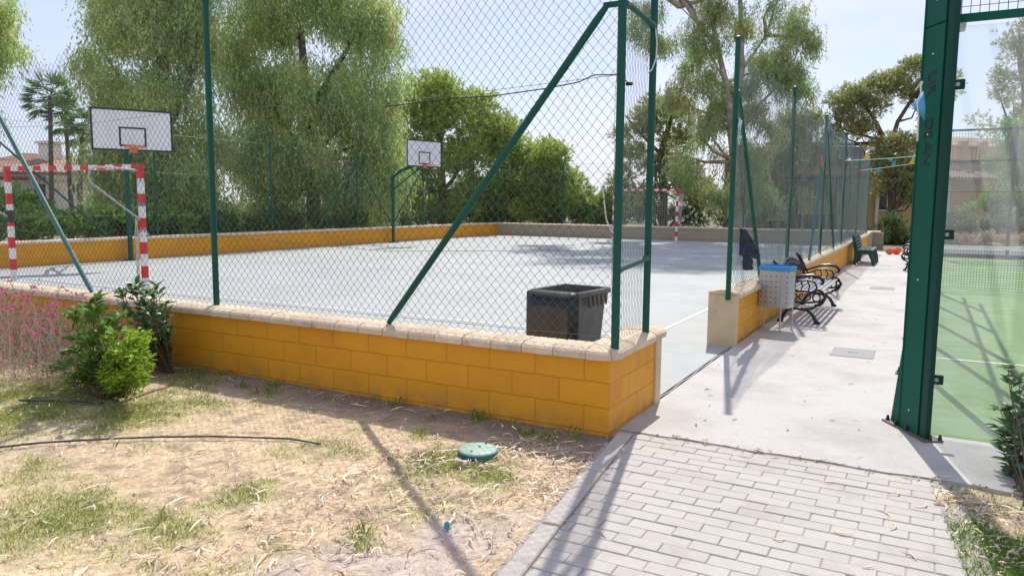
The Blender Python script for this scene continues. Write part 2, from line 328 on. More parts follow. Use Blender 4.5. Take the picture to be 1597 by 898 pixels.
# ============================================================ THE GROUND
XW, Y0, YF, XL = -1.73, 4.45, 30.35, -17.55     # walkway-side wall face, front wall face, far wall, left wall
g = MB(); g.add([(-400, -60, -.10), (400, -60, -.10), (400, 600, -.10), (-400, 600, -.10)], [(0, 1, 2, 3)]); struct('ground', g, M['earth'])
g = MB(); g.box((( XL+XW)/2-.02, (Y0+YF)/2+.1, -.05), (XW-XL-.04+.0, YF-Y0-.1, .1)); struct('court_floor', g, M['court'])
# walkway: one slab along the court and across the head of the path; its front edge is broken and a little raised
g = MB()
n = 60; xs = np.linspace(XW+.0, 7, n+1)
top = [(x, 4.64+.012*math.sin(x*9)+.01*math.sin(x*23)+(.01*random.random()), 0.0) for x in xs]
v = [(XW-.0, 30, 0)]+[(7, 30, 0)]
ring = top + [(7, 5.56, 0), (.075, 5.56, 0), (.075, 27.2, 0), (XW, 27.2, 0)]
g.add(ring+[(a, b, -.09) for a, b, c in ring], [tuple(range(len(ring)))]+[(k, k+len(ring), (k+1) % len(ring)+len(ring), (k+1) % len(ring)) for k in range(len(ring))])
struct('walkway', g, M['walk'])
g = MB()
for k in range(26):       # saw-cut and cracked joint between court and walkway
    ya, yb = 5.5+k*.1, 5.6+k*.1
    xa, xb = -1.745+.008*math.sin(ya*11), -1.745+.008*math.sin(yb*11)
    g.add([(xa-.006, ya, .003), (xa+.006, ya, .003), (xb+.006, yb, .003), (xb-.006, yb, .003)], [(0, 1, 2, 3)])
struct('floor_joint', g, M['sand'])
g = MB(); g.box((4.05, 15.53, -.048), (7.94, 19.94, .1)); struct('turf', g, M['turf'])
g = MB()
for (x0, y0_, x1, y1_) in ((.1, 8.42, 8, 8.47), (.1, 22.5, 8, 22.55), (4.02, 8.47, 4.07, 22.5)): g.add([(x0, y0_, .006), (x1, y0_, .006), (x1, y1_, .006), (x0, y1_, .006)], [(0, 1, 2, 3)])
struct('turf_markings', g, M['white_line'])
g = MB()
def stripe(pts, wd):
    for (a, b) in zip(pts[:-1], pts[1:]):
        a, b = Vector((*a, 0)), Vector((*b, 0)); t = (b-a).normalized(); nn = Vector((-t.y, t.x, 0))*wd/2
        g.add([(*(a-nn).xy, .0045), (*(a+nn).xy, .0045), (*(b+nn).xy, .0045), (*(b-nn).xy, .0045)], [(0, 3, 2, 1)])
stripe([(-2.7, 6.2), (-2.68, 28.8)], .045); stripe([(-16.3, 6.2), (-16.3, 28.8)], .045)
for yy, sg in ((8.0, 1), (29.9, -1)):
    stripe([(-2.7, yy), (-16.3, yy)], .045)
struct('court_markings', g, M['white_line'])

# path of grey pavers with a kerb on its left
PX0, PX1 = -1.62, .06
def kerb_x(y): return -1.705+(4.55-y)*.128
g = MB(); g.add([(-1.75, 4.64, -.0085), (.22, 4.64, -.0085), (.62, .5, -.0085), (-1.2, .5, -.0085)], [(3, 2, 1, 0)]); struct('path_bed', g, M['sand'])
g = MB(); bw, bh, jt = .212, .0975, .0036
row = 0; y = 4.60
while y > .9:
    off = (row % 2)*bw/2+random.uniform(-.004, .004)
    x = -1.9+off
    while x < .45:
        xa = max(x, kerb_x(y-bh/2)+.105); xb = min(x+bw-jt, .10+(4.6-y)*.115)
        if xb-xa > .03:
            g.box(((xa+xb)/2, y-bh/2, -.028+random.uniform(-.0025, .0025)), (xb-xa, bh-jt, .05), random.uniform(-.006, .006), bev=.0035)
        x += bw
    y -= bh; row += 1
struct('path', g, M['paver'])
g = MB(); y = 4.56
while y > .8:
    ln = .76; dx = .128; cx = kerb_x(y-ln/2)+.05
    g.box((cx, y-ln/2, -.03+random.uniform(-.004, .004)), (.092, ln-.008, .08), math.atan(dx), bev=.006); y -= ln
struct('path_kerb', g, M['kerb'])

# lawn: height field with patches of dry straw, bare soil and green
GREEN = [(P(90, 610, z=0), .65, 1.0), (P(20, 650, z=0), .5, .8), (P(200, 640, z=0), .45, .8), (P(300, 600, z=0), .4, .5), (P(330, 590, z=0), .3, .6),
         (P(700, 715, z=0), .24, .95), (P(760, 735, z=0), .18, .7), (P(640, 800, z=0), .13, .3), (P(565, 830, z=0), .12, .7), (P(120, 800, z=0), .35, .75), (P(40, 830, z=0), .25, .6),
         (P(370, 765, z=0), .22, .85), (P(270, 820, z=0), .25, .7), (P(540, 700, z=0), .2, .5), (P(220, 700, z=0), .25, .5), (P(400, 860, z=0), .15, .3), (P(60, 740, z=0), .25, .3), (P(430, 610, z=0), .2, .5), (P(450, 700, z=0), .25, .35), (P(660, 675, z=0), .12, .6), (P(850, 690, z=0), .15, .4),
         (P(1500, 850, z=0), .36, 1.5), (P(1470, 880, z=0), .26, 1.4), (P(1560, 890, z=0), .3, 1.4), (P(1560, 800, z=0), .15, .5), (P(1460, 800, z=0), .12, .5)]
SOIL = [(P(700, 830, z=0), .28, 1.0), (P(560, 860, z=0), .28, .9), (P(800, 800, z=0), .2, .7), (P(460, 880, z=0), .2, .8), (P(640, 880, z=0), .3, 1.0), (P(30, 690, z=0), .3, .5), (P(500, 620, z=0), .3, .4)]
def blobs(x, y, L):
    r_ = np.zeros_like(np.asarray(x, dtype=float))
    for c, s_, a in L: r_ = np.maximum(r_, a*np.exp(-(((x-c[0])/s_)**2+((y-c[1])/s_)**2)))
    return r_
def greenness(x, y): return np.clip(blobs(x, y, GREEN)*1.35+(fbm(x, y, 2.6, 1)-.5)*1.5+(fbm(x, y, 11, 2)-.5)*.7-.18, 0, 1)
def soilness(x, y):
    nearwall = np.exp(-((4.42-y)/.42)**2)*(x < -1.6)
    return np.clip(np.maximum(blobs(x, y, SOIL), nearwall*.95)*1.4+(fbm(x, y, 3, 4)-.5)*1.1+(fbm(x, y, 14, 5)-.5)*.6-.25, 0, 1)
def lawn_height(x, y): return -.022+.022*(fbm(x, y, 1.7, 7)-.5)+.014*(fbm(x, y, 16, 8)-.5)+.02*np.exp(-((4.42-y)/.12)**2)
def lawn(name, x0, x1, y0, y1, st, drop):
    nx, ny = int((x1-x0)/st)+1, int((y1-y0)/st)+1
    X, Y = np.meshgrid(np.linspace(x0, x1, nx), np.linspace(y0, y1, ny)); Z = lawn_height(X, Y)
    Z = np.where(drop(X, Y), -.085, Z)
    i = np.arange(nx*ny).reshape(ny, nx); Fq = np.stack([i[:-1, :-1], i[:-1, 1:], i[1:, 1:], i[1:, :-1]], -1).reshape(-1, 4)
    V = np.stack([X, Y, Z], -1).reshape(-1, 3); x, y = V[:, 0], V[:, 1]
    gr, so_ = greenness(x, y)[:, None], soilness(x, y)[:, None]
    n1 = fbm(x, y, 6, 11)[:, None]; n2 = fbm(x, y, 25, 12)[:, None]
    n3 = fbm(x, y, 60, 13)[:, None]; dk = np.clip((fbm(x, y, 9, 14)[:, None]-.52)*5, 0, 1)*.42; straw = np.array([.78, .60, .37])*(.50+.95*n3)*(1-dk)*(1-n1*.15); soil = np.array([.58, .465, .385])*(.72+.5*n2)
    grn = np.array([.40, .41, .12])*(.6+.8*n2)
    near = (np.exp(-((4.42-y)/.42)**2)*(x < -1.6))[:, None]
    soil = soil*(1-.62*near)*(1-near*np.array([0, .08, .18]))  # darker soil by the wall, its colour warmed to cancel blue skylight in shade
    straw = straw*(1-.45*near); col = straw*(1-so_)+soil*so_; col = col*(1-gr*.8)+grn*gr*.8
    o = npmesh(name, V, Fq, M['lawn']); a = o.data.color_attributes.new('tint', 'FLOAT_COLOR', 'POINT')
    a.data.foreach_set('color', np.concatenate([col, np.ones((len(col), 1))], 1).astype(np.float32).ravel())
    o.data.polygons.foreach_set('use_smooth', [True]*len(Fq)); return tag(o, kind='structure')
def on_path(X, Y): return (X > kerb_x(Y)+.0) & (X < .09+(4.6-Y)*.115)
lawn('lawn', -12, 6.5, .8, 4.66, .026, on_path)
# a coarser continuation to the left and behind
g = MB(); g.add([(-60, -20, -.05), (-11.9, -20, -.05), (-11.9, 4.4, -.05), (-60, 4.4, -.05)], [(0, 1, 2, 3)]); struct('meadow', g, M['straw'])

# scattered ground cover --------------------------------------------------
def ribbons(P0, ang, L, Wd, bend, lift, z, seg=4):
    """curved flat strips lying on the ground"""
    n = len(P0); t = np.linspace(-.5, .5, seg+1); V = np.zeros((n, seg+1, 2, 3))
    for j, tt in enumerate(t):
        a = ang+bend*tt; cx = P0[:, 0]+np.cos(ang)*L*tt-np.sin(ang)*L*bend*(tt*tt-.08); cy = P0[:, 1]+np.sin(ang)*L*tt+np.cos(ang)*L*bend*(tt*tt-.08)
        wv = Wd*(1-.75*abs(2*tt)**2)/2; zz = z+lift*(1-(2*tt)**2)*.5+lift*.7*tt
        for k, sg in enumerate((-1, 1)):
            V[:, j, k, 0] = cx-np.sin(a)*wv*sg; V[:, j, k, 1] = cy+np.cos(a)*wv*sg; V[:, j, k, 2] = zz+sg*wv*.35
    idx = np.arange(n*(seg+1)*2).reshape(n, seg+1, 2); Fq = np.stack([idx[:, :-1, 0], idx[:, 1:, 0], idx[:, 1:, 1], idx[:, :-1, 1]], -1).reshape(-1, 4)
    return V.reshape(-1, 3), Fq
def scatter(n, x0, x1, y0, y1, dens):
    x = rng.uniform(x0, x1, n); y = rng.uniform(y0, y1, n); k = rng.random(n) < dens(x, y); return np.stack([x[k], y[k]], -1)
LIT = [(P(900, 720, z=0), .18, 1.), (P(860, 760, z=0), .22, 1.), (P(830, 700, z=0), .25, .7), (P(640, 720, z=0), .35, .45), (P(740, 790, z=0), .3, .4), (P(520, 800, z=0), .5, .35), (P(300, 880, z=0), .4, .3), (P(780, 840, z=0), .2, .3),
       (P(1450, 775, z=0), .16, 1.), (P(1530, 790, z=0), .2, 1.), (P(1560, 850, z=0), .2, .6), (P(1440, 850, z=0), .12, .5), (P(1500, 820, z=0), .2, .7)]
free = lambda x, y: ~on_path(x, y) & (y < 4.55)
pt = scatter(80000, -6, 2.2, 1.2, 4.6, lambda x, y: (blobs(x, y, LIT)*.75+.025)*(.4+fbm(x, y, 5, 20))*(~on_path(x, y))*(y < 4.40+.2*(x > -.2)))
nn_ = len(pt); hz = lawn_height(pt[:, 0], pt[:, 1])+.006
V, Fq = ribbons(pt, rng.uniform(0, 6.28, nn_), rng.lognormal(-2.9, .55, nn_), rng.uniform(.003, .011, nn_), rng.normal(0, .75, nn_), rng.uniform(.004, .028, nn_), hz+.006)
tag(npmesh('bark_litter', V, Fq, M['bark_litter']), 'pale curled strips of fallen bark scattered over the dry grass and the path edge', 'litter', kind='stuff')
pt = scatter(150000, -9, 2.2, 1.3, 4.42, lambda x, y: (1-soilness(x, y)*.85)*(1-.5*greenness(x, y))*.8*(~on_path(x, y)))
nn_ = len(pt); hz = lawn_height(pt[:, 0], pt[:, 1])+.004
V, Fq = ribbons(pt, rng.uniform(0, 6.28, nn_), rng.uniform(.02, .07, nn_), rng.uniform(.001, .0024, nn_), rng.normal(0, .8, nn_), rng.uniform(0, .022, nn_), hz, seg=2)
tag(npmesh('dry_straw', V, Fq, M['straw']), 'dry yellow straw and dead grass covering the ground before the wall', 'dry grass', kind='stuff')
def blades(pt, h, wd, z, lean=.5):
    n = len(pt); a = rng.uniform(0, 6.28, n); b = rng.uniform(0, 6.28, n); hh = h*rng.uniform(.4, 1.25, n); V = np.zeros((n, 5, 3))
    lx, ly = np.cos(a)*hh*lean, np.sin(a)*hh*lean; sx, sy = np.cos(b)*wd/2, np.sin(b)*wd/2
    V[:, 0] = np.stack([pt[:, 0]-sx, pt[:, 1]-sy, z], -1); V[:, 1] = np.stack([pt[:, 0]+sx, pt[:, 1]+sy, z], -1)
    V[:, 2] = np.stack([pt[:, 0]+sx*.8+lx*.35, pt[:, 1]+sy*.8+ly*.35, z+hh*.6], -1); V[:, 3] = np.stack([pt[:, 0]+lx, pt[:, 1]+ly, z+hh], -1)
    V[:, 4] = np.stack([pt[:, 0]-sx*.8+lx*.35, pt[:, 1]-sy*.8+ly*.35, z+hh*.6], -1)
    return V.reshape(-1, 3), np.arange(n*5).reshape(n, 5)
pt = scatter(620000, -10, -1.3, 1.3, 4.44, lambda x, y: np.clip(greenness(x, y)-.10, 0, 1)**1.1*1.0*(~on_path(x, y)))
V, Fq = blades(pt, .020, .0026, lawn_height(pt[:, 0], pt[:, 1])-.002, .7)
tag(npmesh('grass', V, Fq, M['blade'], k=5), 'short green grass growing in patches through the dry lawn', 'grass', kind='stuff')
pt = scatter(170000, .0, 2.2, 1.3, 4.56, lambda x, y: np.clip(greenness(x, y)-.1, 0, 1)*.9*(~on_path(x, y)))
V, Fq = blades(pt, .034, .003, lawn_height(pt[:, 0], pt[:, 1])-.002, .6)
tag(npmesh('lush_grass', V, Fq, M['blade_lush'], k=5), 'bright green grass beside the right edge of the paved path', 'grass', kind='stuff')
# weeds at the foot of the wall and small tufts
tc_ = [(x, 4.40-abs(rng.normal(0, .09))) for x in rng.uniform(-6.5, -1.9, 40)]+[tuple(P(*p, z=0)[:2]) for p in ((560, 825), (565, 850), (655, 672), (660, 680), (180, 690), (50, 720), (480, 640), (400, 610), (380, 600), (300, 600), (330, 595), (610, 710), (985, 678), (1000, 676), (1500, 770), (255, 800))]
pt = np.concatenate([np.array(c)+rng.normal(0, .03, (random.randint(12, 60), 2)) for c in tc_]); pt = pt[pt[:, 1] < 4.45]
V, Fq = blades(pt, .055, .0035, lawn_height(pt[:, 0], pt[:, 1])-.004, .6)
tag(npmesh('weeds', V, Fq, M['blade'], k=5), 'small tufts of weeds at the foot of the yellow wall and on the lawn', 'weeds', kind='stuff')
pt = np.concatenate([scatter(2600, -17.3, -1.9, 4.9, 30, lambda x, y: .10+.5*np.exp(-((30.2-y)/1.2)**2)+.5*np.exp(-((x+17.4)/.6)**2)), scatter(900, -1.7, .0, 4.7, 27, lambda x, y: .18+.6*np.exp(-((x+1.68)/.12)**2)), scatter(500, -1.6, .4, 4.4, 4.72, lambda x, y: .9*np.exp(-((y-4.62)/.03)**2))])
nn_ = len(pt); V, Fq = ribbons(pt, rng.uniform(0, 6.28, nn_), rng.uniform(.02, .07, nn_), rng.uniform(.004, .012, nn_), rng.normal(0, .8, nn_), rng.uniform(.001, .008, nn_), np.full(nn_, .006), seg=3)
tag(npmesh('fallen_leaves', V, Fq, M['leaf_fallen']), 'small dry leaves blown over the court and the concrete walkway', 'leaves', kind='stuff')
# single strips of bark lying on the pavers
for k, (px_, py_, ln, an, bd) in enumerate([(935, 830, .10, 2.7, .6), (1120, 792, .03, 1, 1), (1215, 842, .05, .3, 2.2), (1315, 832, .07, .1, 1.2), (1380, 800, .09, 2.3, .9), (1398, 770, .07, 1.3, 1.8), (1395, 822, .09, 1.5, .7), (1420, 865, .09, 2.2, .5), (1290, 752, .06, .2, .4), (1355, 885, .05, .8, .6), (1100, 690, .06, 2.9, .5), (1160, 712, .07, 3.0, .3), (1440, 790, .08, 1, 1), (1475, 745, .06, .2, .7), (880, 812, .04, 3, .4)]):
    c = P(px_, py_, z=0)
    V, Fq = ribbons(np.array([c[:2]]), np.array([an]), np.array([ln*1.15]), np.array([.009]), np.array([bd]), np.array([.008]), np.array([.004 if py_ > 760 or px_ < 1300 else .006]), seg=8)
    o = npmesh('bark_strip', V, Fq, M['bark_litter']); sol = o.modifiers.new('thick', 'SOLIDIFY'); sol.thickness = .0012
    tag(o, 'small pale curl of fallen bark lying loose on the grey pavers', 'bark strip', 'bark strips on the paved path')

# ============================================================ WALLS
def coping(mb, a, b, wd, z, th=.062, seg=.235, over=0, jit=.0016, bow=.010):
    """bull-nosed stones end to end from a to b"""
    a, b = Vector((*a, 0)), Vector((*b, 0)); L = (b-a).length; n = max(1, round(L/seg)); t = (b-a)/L; s_ = Vector((-t.y, t.x, 0)); h = wd/2
    prof = [(-h, 0), (-h-.001, th*.62), (-h+.014, th*.86), (-h*.55, th+bow), (h*.55, th+bow), (h-.014, th*.86), (h+.001, th*.62), (h, 0)]
    for i in range(n):
        u0, u1 = L*i/n+.003, L*(i+1)/n-.003; dz = random.uniform(-jit, jit); dn = random.uniform(-jit, jit); ch = .007
        sec = []
        for (u, k) in ((u0, .965), (u0+ch, 1), (u1-ch, 1), (u1, .965)):
            sec.append([tuple(a+t*u+s_*(p*k+dn)+Vector((0, 0, z+q*(k if q > .03 else 1)+dz))) for p, q in prof])
        m = len(prof); vs = [p for r_ in sec for p in r_]; fs = [tuple(range(m-1, -1, -1)), tuple(range(3*m, 4*m))]
        for r_ in range(3):
            for k in range(m): fs.append((r_*m+k, r_*m+(k+1) % m, (r_+1)*m+(k+1) % m, (r_+1)*m+k))
        mb.add(vs, fs)
ZT = .50      # top of the blocks
def wall(name, label, cat, parts, group=None):
    t = thing(name, label, cat, group=group); t.location = parts[0][2].pop('loc', (0, 0, 0))
    return t
# front wall with its return beside the entrance
fw = thing('block_wall', 'low ochre yellow block wall in the foreground with a pale stone coping', 'wall', (XW, Y0, 0))
g = MB(); g.box(((XW-16.0+XW)/2, Y0+.11, ZT/2-.06), (16.0, .22, ZT+.12)); g.build('wall_face', M['block_x'], fw)
g = MB(); g.box((XW-.11, Y0+.22+.34, ZT/2-.05), (.216, .68, ZT+.10)); g.build('wall_return', M['block_y'], fw)
g = MB(); g.box((XW-.105, Y0+.90+.062, ZT/2-.05), (.24, .12, ZT+.10), bev=.006); g.build('end_facing', M['render'], fw)
g = MB()
# rounded corner stones
coping(g, (XW-16, Y0+.10), (XW-.155, Y0+.10), .29, ZT)
coping(g, (XW-.10, Y0+.105), (XW-.10, Y0+1.04), .29, ZT+.003, seg=.24)
cen = (XW-.155, Y0+.155)
for k in range(2):
    a0, a1 = -math.pi/2+k*math.pi/4+.008, -math.pi/2+(k+1)*math.pi/4-.008; ring = []
    prof = [(.0, 0), (.0, .071), (.11, .071), (.186, .055), (.2, .04), (.2, 0)]
    for j in range(6):
        a = a0+(a1-a0)*j/5; q_ = 1+.16*abs(math.sin(2*(a+math.pi/2)))**1.5
        ring.append([(cen[0]+math.cos(a)*r_*q_, cen[1]+math.sin(a)*r_*q_, ZT+z_) for r_, z_ in prof])
    m = len(prof); vs = [p for r_ in ring for p in r_]; fs = [tuple(range(m-1, -1, -1)), tuple(range(5*m, 6*m))]
    for r_ in range(5):
        for kk in range(m): fs.append((r_*m+kk, r_*m+(kk+1) % m, (r_+1)*m+(kk+1) % m, (r_+1)*m+kk))
    g.add(vs, fs)
g.build('coping', M['coping'], fw)
# wall beside the walkway
sw = thing('block_wall', 'low ochre yellow block wall along the walkway behind the benches', 'wall', (XW, 8.0, 0))
g = MB(); g.box((XW-.13, (8.1+28)/2, ZT/2-.05), (.22, 28-8.1, ZT+.10)); g.build('wall_face', M['block_y'], sw)
g = MB(); g.box((XW-.13, 8.04, .25), (.30, .12, .60), bev=.012); g.prism([(-.15, 0), (.15, 0), (.15, .02), (.02, .05), (-.02, .05), (-.15, .02)], (XW-.13, 8.04, .551), (1, 0, 0), (0, 0, 1), .116)
g.build('end_pillar', M['render'], sw)
g = MB(); coping(g, (XW-.13, 8.12), (XW-.13, 28.02), .30, ZT, bow=.016); g.build('coping', M['coping'], sw)
# left wall (inner face seen) and the far wall
lw = thing('block_wall', 'long yellow block wall behind the basketball boards at the left side of the court', 'wall', (XL, 4.5, 0))
g = MB(); g.box((XL-.11, 17.45, ZT/2-.05), (.22, 25.8, ZT+.1)); g.build('wall_face', M['block_y'], lw)
g = MB(); coping(g, (XL-.11, 4.6), (XL-.11, 30.3), .29, ZT); g.build('coping', M['coping'], lw)
rw = thing('block_wall', 'unpainted tan block wall closing the far end of the court behind the goal', 'wall', (XL, YF, 0))
g = MB(); g.box(((XL-.22-1.4)/2, YF+.11, ZT/2-.05), (XL*-1+.22-1.4, .22, ZT+.1)); g.build('wall_face', M['block_tan'], rw)
g = MB(); coping(g, (XL-.2, YF+.11), (-1.5, YF+.11), .29, ZT); g.build('coping', M['coping'], rw)
g = MB(); g.box((XW-.13, 29.2, .25), (.22, 2.1, .6)); g.build('wall_return', M['block_tan'], rw)

# ============================================================ FENCES
def chainlink(name, o, u, L, z0, z1, m, parent, w=.085, h=None, r=.0022, top=None, bot=None, seed=0, wave=1.35, sides=3):
    """woven wires: every wire a real zigzag tube, hooked into its neighbours"""
    h = h or w; o = np.array([o[0], o[1], 0.]); u = np.array([u[0], u[1], 0.]); u = u/np.linalg.norm(u); nrm = np.array([u[1], -u[0], 0])
    K = int(L/(w/2)); J = int((z1-z0)/(h/2))+1
    k, j = np.meshgrid(np.arange(K), np.arange(J), indexing='ij')
    U = (k+((j+k) % 2))*w/2.0; Z = z0+j*h/2.0
    s0 = seed*11.3
    warpU = wave*(.06*(fbm(U, Z, .8, seed+30)-.5)*((Z-z0)/(z1-z0)*3).clip(0, 1)+.012*(fbm(U, Z, 4, seed+31)-.5))
    warpZ = wave*(.10*(fbm(U, Z, .5, seed+32)-.5)*((Z-z0)*2).clip(0, 1)+.014*(fbm(U, Z, 5, seed+33)-.5))
    warpN = wave*(.05*(fbm(U, Z, .9, seed+34)-.5)+.012*(fbm(U, Z, 3, seed+35)-.5))+.004*np.where((j+k) % 2 == 0, 1, -1)
    keep = np.ones((K, J), bool)
    if top is not None: keep &= Z <= top(U)
    if bot is not None: keep &= Z >= bot(U)
    Uq, Zq = U+warpU, Z+warpZ
    c = o+Uq[..., None]*u+warpN[..., None]*nrm; c[..., 2] = Zq
    a = np.arange(sides)*2*math.pi/sides
    ring = c[:, :, None, :]+r*(np.cos(a)[:, None]*u+np.sin(a)[:, None]*nrm)[None, None]
    ring = ring+0*ring
    idx = np.arange(K*J*sides).reshape(K, J, sides)
    ok = keep[:, :-1] & keep[:, 1:]
    fs = []
    for s_ in range(sides):
        t_ = (s_+1) % sides
        q = np.stack([idx[:, :-1, s_], idx[:, :-1, t_], idx[:, 1:, t_], idx[:, 1:, s_]], -1)[ok]; fs.append(q)
    Fq = np.concatenate(fs); used = np.unique(Fq); remap = np.full(K*J*sides, -1); remap[used] = np.arange(len(used))
    return npmesh(name, ring.reshape(-1, 3)[used], remap[Fq], m, parent)
def post(parent, x, y, z0, z1, r=.024, m=None, name='post', lean=(0, 0), cap=True):
    g = MB(); pts = [(x, y, z0), (x+lean[0], y+lean[1], z1)]
    g.tube(pts, r, 12)
    if cap: g.lathe((x+lean[0], y+lean[1], z1), [(r+.004, -.012), (r+.004, .012), (r*.6, .022)], 12)
    return g.build(name, m or M['post'], parent, smooth=True)
def bar(parent, a, b, r=.02, m=None, name='brace', flat=True):
    g = MB(); a, b = Vector(a), Vector(b); d = (b-a).normalized()
    g.tube([a, a+d*.05, a+d*.10, b-d*.10, b-d*.05, b], [r*.75, r*.9, r, r, r*.9, r*.75] if flat else r, 10)
    return g.build(name, m or M['post'], parent, smooth=True)
def wire(parent, pts, r=.0016, m=None, name='tension_wire'):
    g = MB(); g.tube(pts, r, 4, caps=False); return g.build(name, m or M['wire'], parent)
ZW = .585
# near fence
ff = thing('chain_link_fence', 'tall green chain-link fence on the yellow wall nearest the camera', 'fence', (XW, 4.55, 0))
FY = 4.55
for x, z1 in ((-1.74, 3.6), (-5.52, 3.19), (-9.4, 3.2), (-13.3, 3.2)): post(ff, x, FY, .5, z1, .027)
post(ff, -1.755, 5.20, .5, 3.6, .026)
bar(ff, (-3.56, FY-.04, .58), (-1.84, FY-.02, 2.72), .025); bar(ff, (-7.31, FY-.03, .58), (-9.3, FY-.02, 3.0), .025, M['post_old'])
g = MB(); g.box((-1.80, FY-.02, 2.725), (.12, .012, .035)); g.box((-1.755, FY+.05, 2.72), (.02, .08, .05))
for xx in (-1.83, -1.80): g.tube([(xx, FY-.034, 2.725), (xx, FY-.004, 2.725)], .008, 8)
g.build('clamp', M['post'], ff)
g = MB(); g.tube([(-1.745, FY+.03, 2.735), (-1.75, 4.72, 2.75), (-1.752, 5.02, 2.735), (-1.756, 5.17, 2.72)], [.03, .02, .019, .03], 10); g.build('rail', M['post'], ff, smooth=True)
g = MB(); g.tube([(-1.745, FY+.02, 1.065), (-1.75, 4.66, 1.07), (-1.75, 5.05, 1.10), (-1.755, 5.18, 1.115)], [.026, .018, .018, .028], 10); g.build('rail', M['post'], ff, smooth=True)
def toph(U):     # the mesh sags and is torn away above the left end
    x = -14+U
    return np.where(x > -7.05, 3.55, np.where(x > -7.45, 3.55-.62*(-7.05-x)/.4, 2.90+.07*np.sin(x*9)+.14*(fbm(x, x*0, 3, 60)-.5)))
chainlink('mesh', (-14, FY+.02), (1, 0), 12.31, ZW-.015, 3.6, M['wire'], ff, w=.070, h=.078, r=.0019, top=toph, seed=1)
chainlink('mesh', (-1.785, 4.57), (0, 1), .64, ZW, 3.6, M['wire_grey'], ff, w=.062, h=.078, r=.0018, seed=2, wave=.6)
for z in (2.28, 1.18):
    wire(ff, [(-14, FY, z-.08), (-9.4, FY, z), (-7.5, FY, z-.05), (-5.5, FY, z+.01), (-3.6, FY-.01, z-.055), (-1.74, FY, z+.02)])
wire(ff, [(-14, FY, .66), (-5.5, FY, .62), (-1.76, FY, .63)])
wire(ff, [(-3.6, FY-.01, 2.2), (-3.0, FY-.02, 2.225), (-2.68, FY-.02, 2.22), (-2.25, FY-.02, 2.245), (-2.02, FY-.02, 2.27), (-1.91, FY-.03, 2.305), (-1.75, FY-.03, 2.295), (-1.70, FY+.02, 2.25)], .004, M['bolt'], 'cable')
g = MB(); g.box((-1.70, FY+.04, 2.245), (.045, .02, .02), bev=.004); g.build('cable_clip', M['bolt'], ff)
wire(ff, [(-11.5, FY, 2.95), (-10, FY, 2.86), (-9.0, FY, 2.90), (-8.0, FY, 3.0)], .002)
cc = MB(); cc.tube([(-1.87, 4.6, 1.61), (-1.855, 4.6, 1.5), (-1.84, 4.6, 1.4), (-1.80, 4.59, 1.32), (-1.77, 4.58, 1.30)], .005, 6); tag(cc.build('cord', M['cord']), 'white cord dangling against the corner fence post above the dark bin', 'cord')
cc = MB(); cc.tube([(-1.78, 5.18, 2.75), (-1.735, 5.17, 2.72), (-1.72, 5.17, 2.6), (-1.72, 5.16, 2.5), (-1.745, 5.15, 2.42), (-1.77, 5.14, 2.40)], .005, 6); tag(cc.build('cord', M['cord']), 'white cord looped over the upper rail of the corner fence', 'cord')

# fence along the walkway
sf = thing('chain_link_fence', 'green chain-link fence with curling mesh above the wall beside the walkway', 'fence', (-1.79, 8.0, 0))
ys = (7.97+.0, 11.65, 15.5, 19.4, 23.4, 27.7)
for y in ys: post(sf, -1.80, y, .5, 3.17, .027)
bar(sf, (-1.77, 9.55, .58), (-1.79, 8.02, 2.66), .024); bar(sf, (-1.77, 17.6, .58), (-1.79, 15.6, 2.9), .024)
post(sf, -1.74, 13.55, .5, 2.75, .024, M['post_old'], 'loose_pole', (-.02, 1.75))
def tops(U):
    a = (U/3.75) % 1.0; return 3.13-.10*np.sin(a*math.pi)-.06*np.sin(U*2.3)
chainlink('mesh', (-1.79, 8.0), (0, 1), 19.7, .56, 3.2, M['wire_grey'], sf, w=.115, h=.10, r=.0025, top=tops, seed=3, wave=1.5)
for z in (1.25, 2.3): wire(sf, [(-1.80, y, z+.02*math.sin(y)) for y in np.linspace(8, 27.6, 14)])
# ripples of mesh hanging loose on the coping
g = MB(); cp = []
for k in range(230):
    y = 8.2+k*.083; cp.append((-1.80+.05*math.sin(k*1.9)+random.uniform(-.02, .03), y+.05*math.cos(k*1.9), .612+.03*math.sin(k*1.9+1)+random.uniform(0, .015)))
g.tube(cp, .003, 4, caps=False)
g.build('loose_wire', M['wire_grey'], sf)
# fences behind the court
lf = thing('chain_link_fence', 'green chain-link fence on the left side wall behind the basketball boards', 'fence', (XL-.1, 4.6, 0))
for y in (4.7, 8.9, 12.75, 16.7, 20.65, 24.6, 28.4): post(lf, XL-.08, y, .5, 3.30, .028, M['post'])
for a, b in ((9.0, 11.4), (8.8, 7.0), (20.75, 22.6), (20.55, 18.6), (24.7, 26.4), (24.5, 22.6)): bar(lf, (XL-.06, b, .6), (XL-.06, a, 2.75), .022)
chainlink('mesh', (XL-.09, 4.6), (0, 1), 25.7, .58, 3.25, M['wire_far'], lf, w=.10, h=.10, r=.0016, seed=4)
for z in (1.1, 2.2, 3.2): wire(lf, [(XL-.08, 4.6, z), (XL-.08, 30.3, z)], .003, M['post'])
bf = thing('chain_link_fence', 'green chain-link fence on the tan wall at the far end', 'fence', (XL, YF+.1, 0))
for x in (XL, -14.25, -10.05, -6.4, -2.6): post(bf, x, YF+.1, .5, 3.3, .03)
for a, b in ((-10.15, -11.9), (-9.95, -8.2), (-14.15, -12.6)): bar(bf, (b, YF+.08, .6), (a, YF+.08, 2.9), .022)
chainlink('mesh', (XL, YF+.1), (1, 0), 16.0, .58, 3.25, M['wire_far'], bf, w=.10, h=.10, r=.0016, seed=5)
for z in (1.1, 2.2, 3.2): wire(bf, [(XL, YF+.1, z), (-1.7, YF+.1, z)], .003, M['post'])
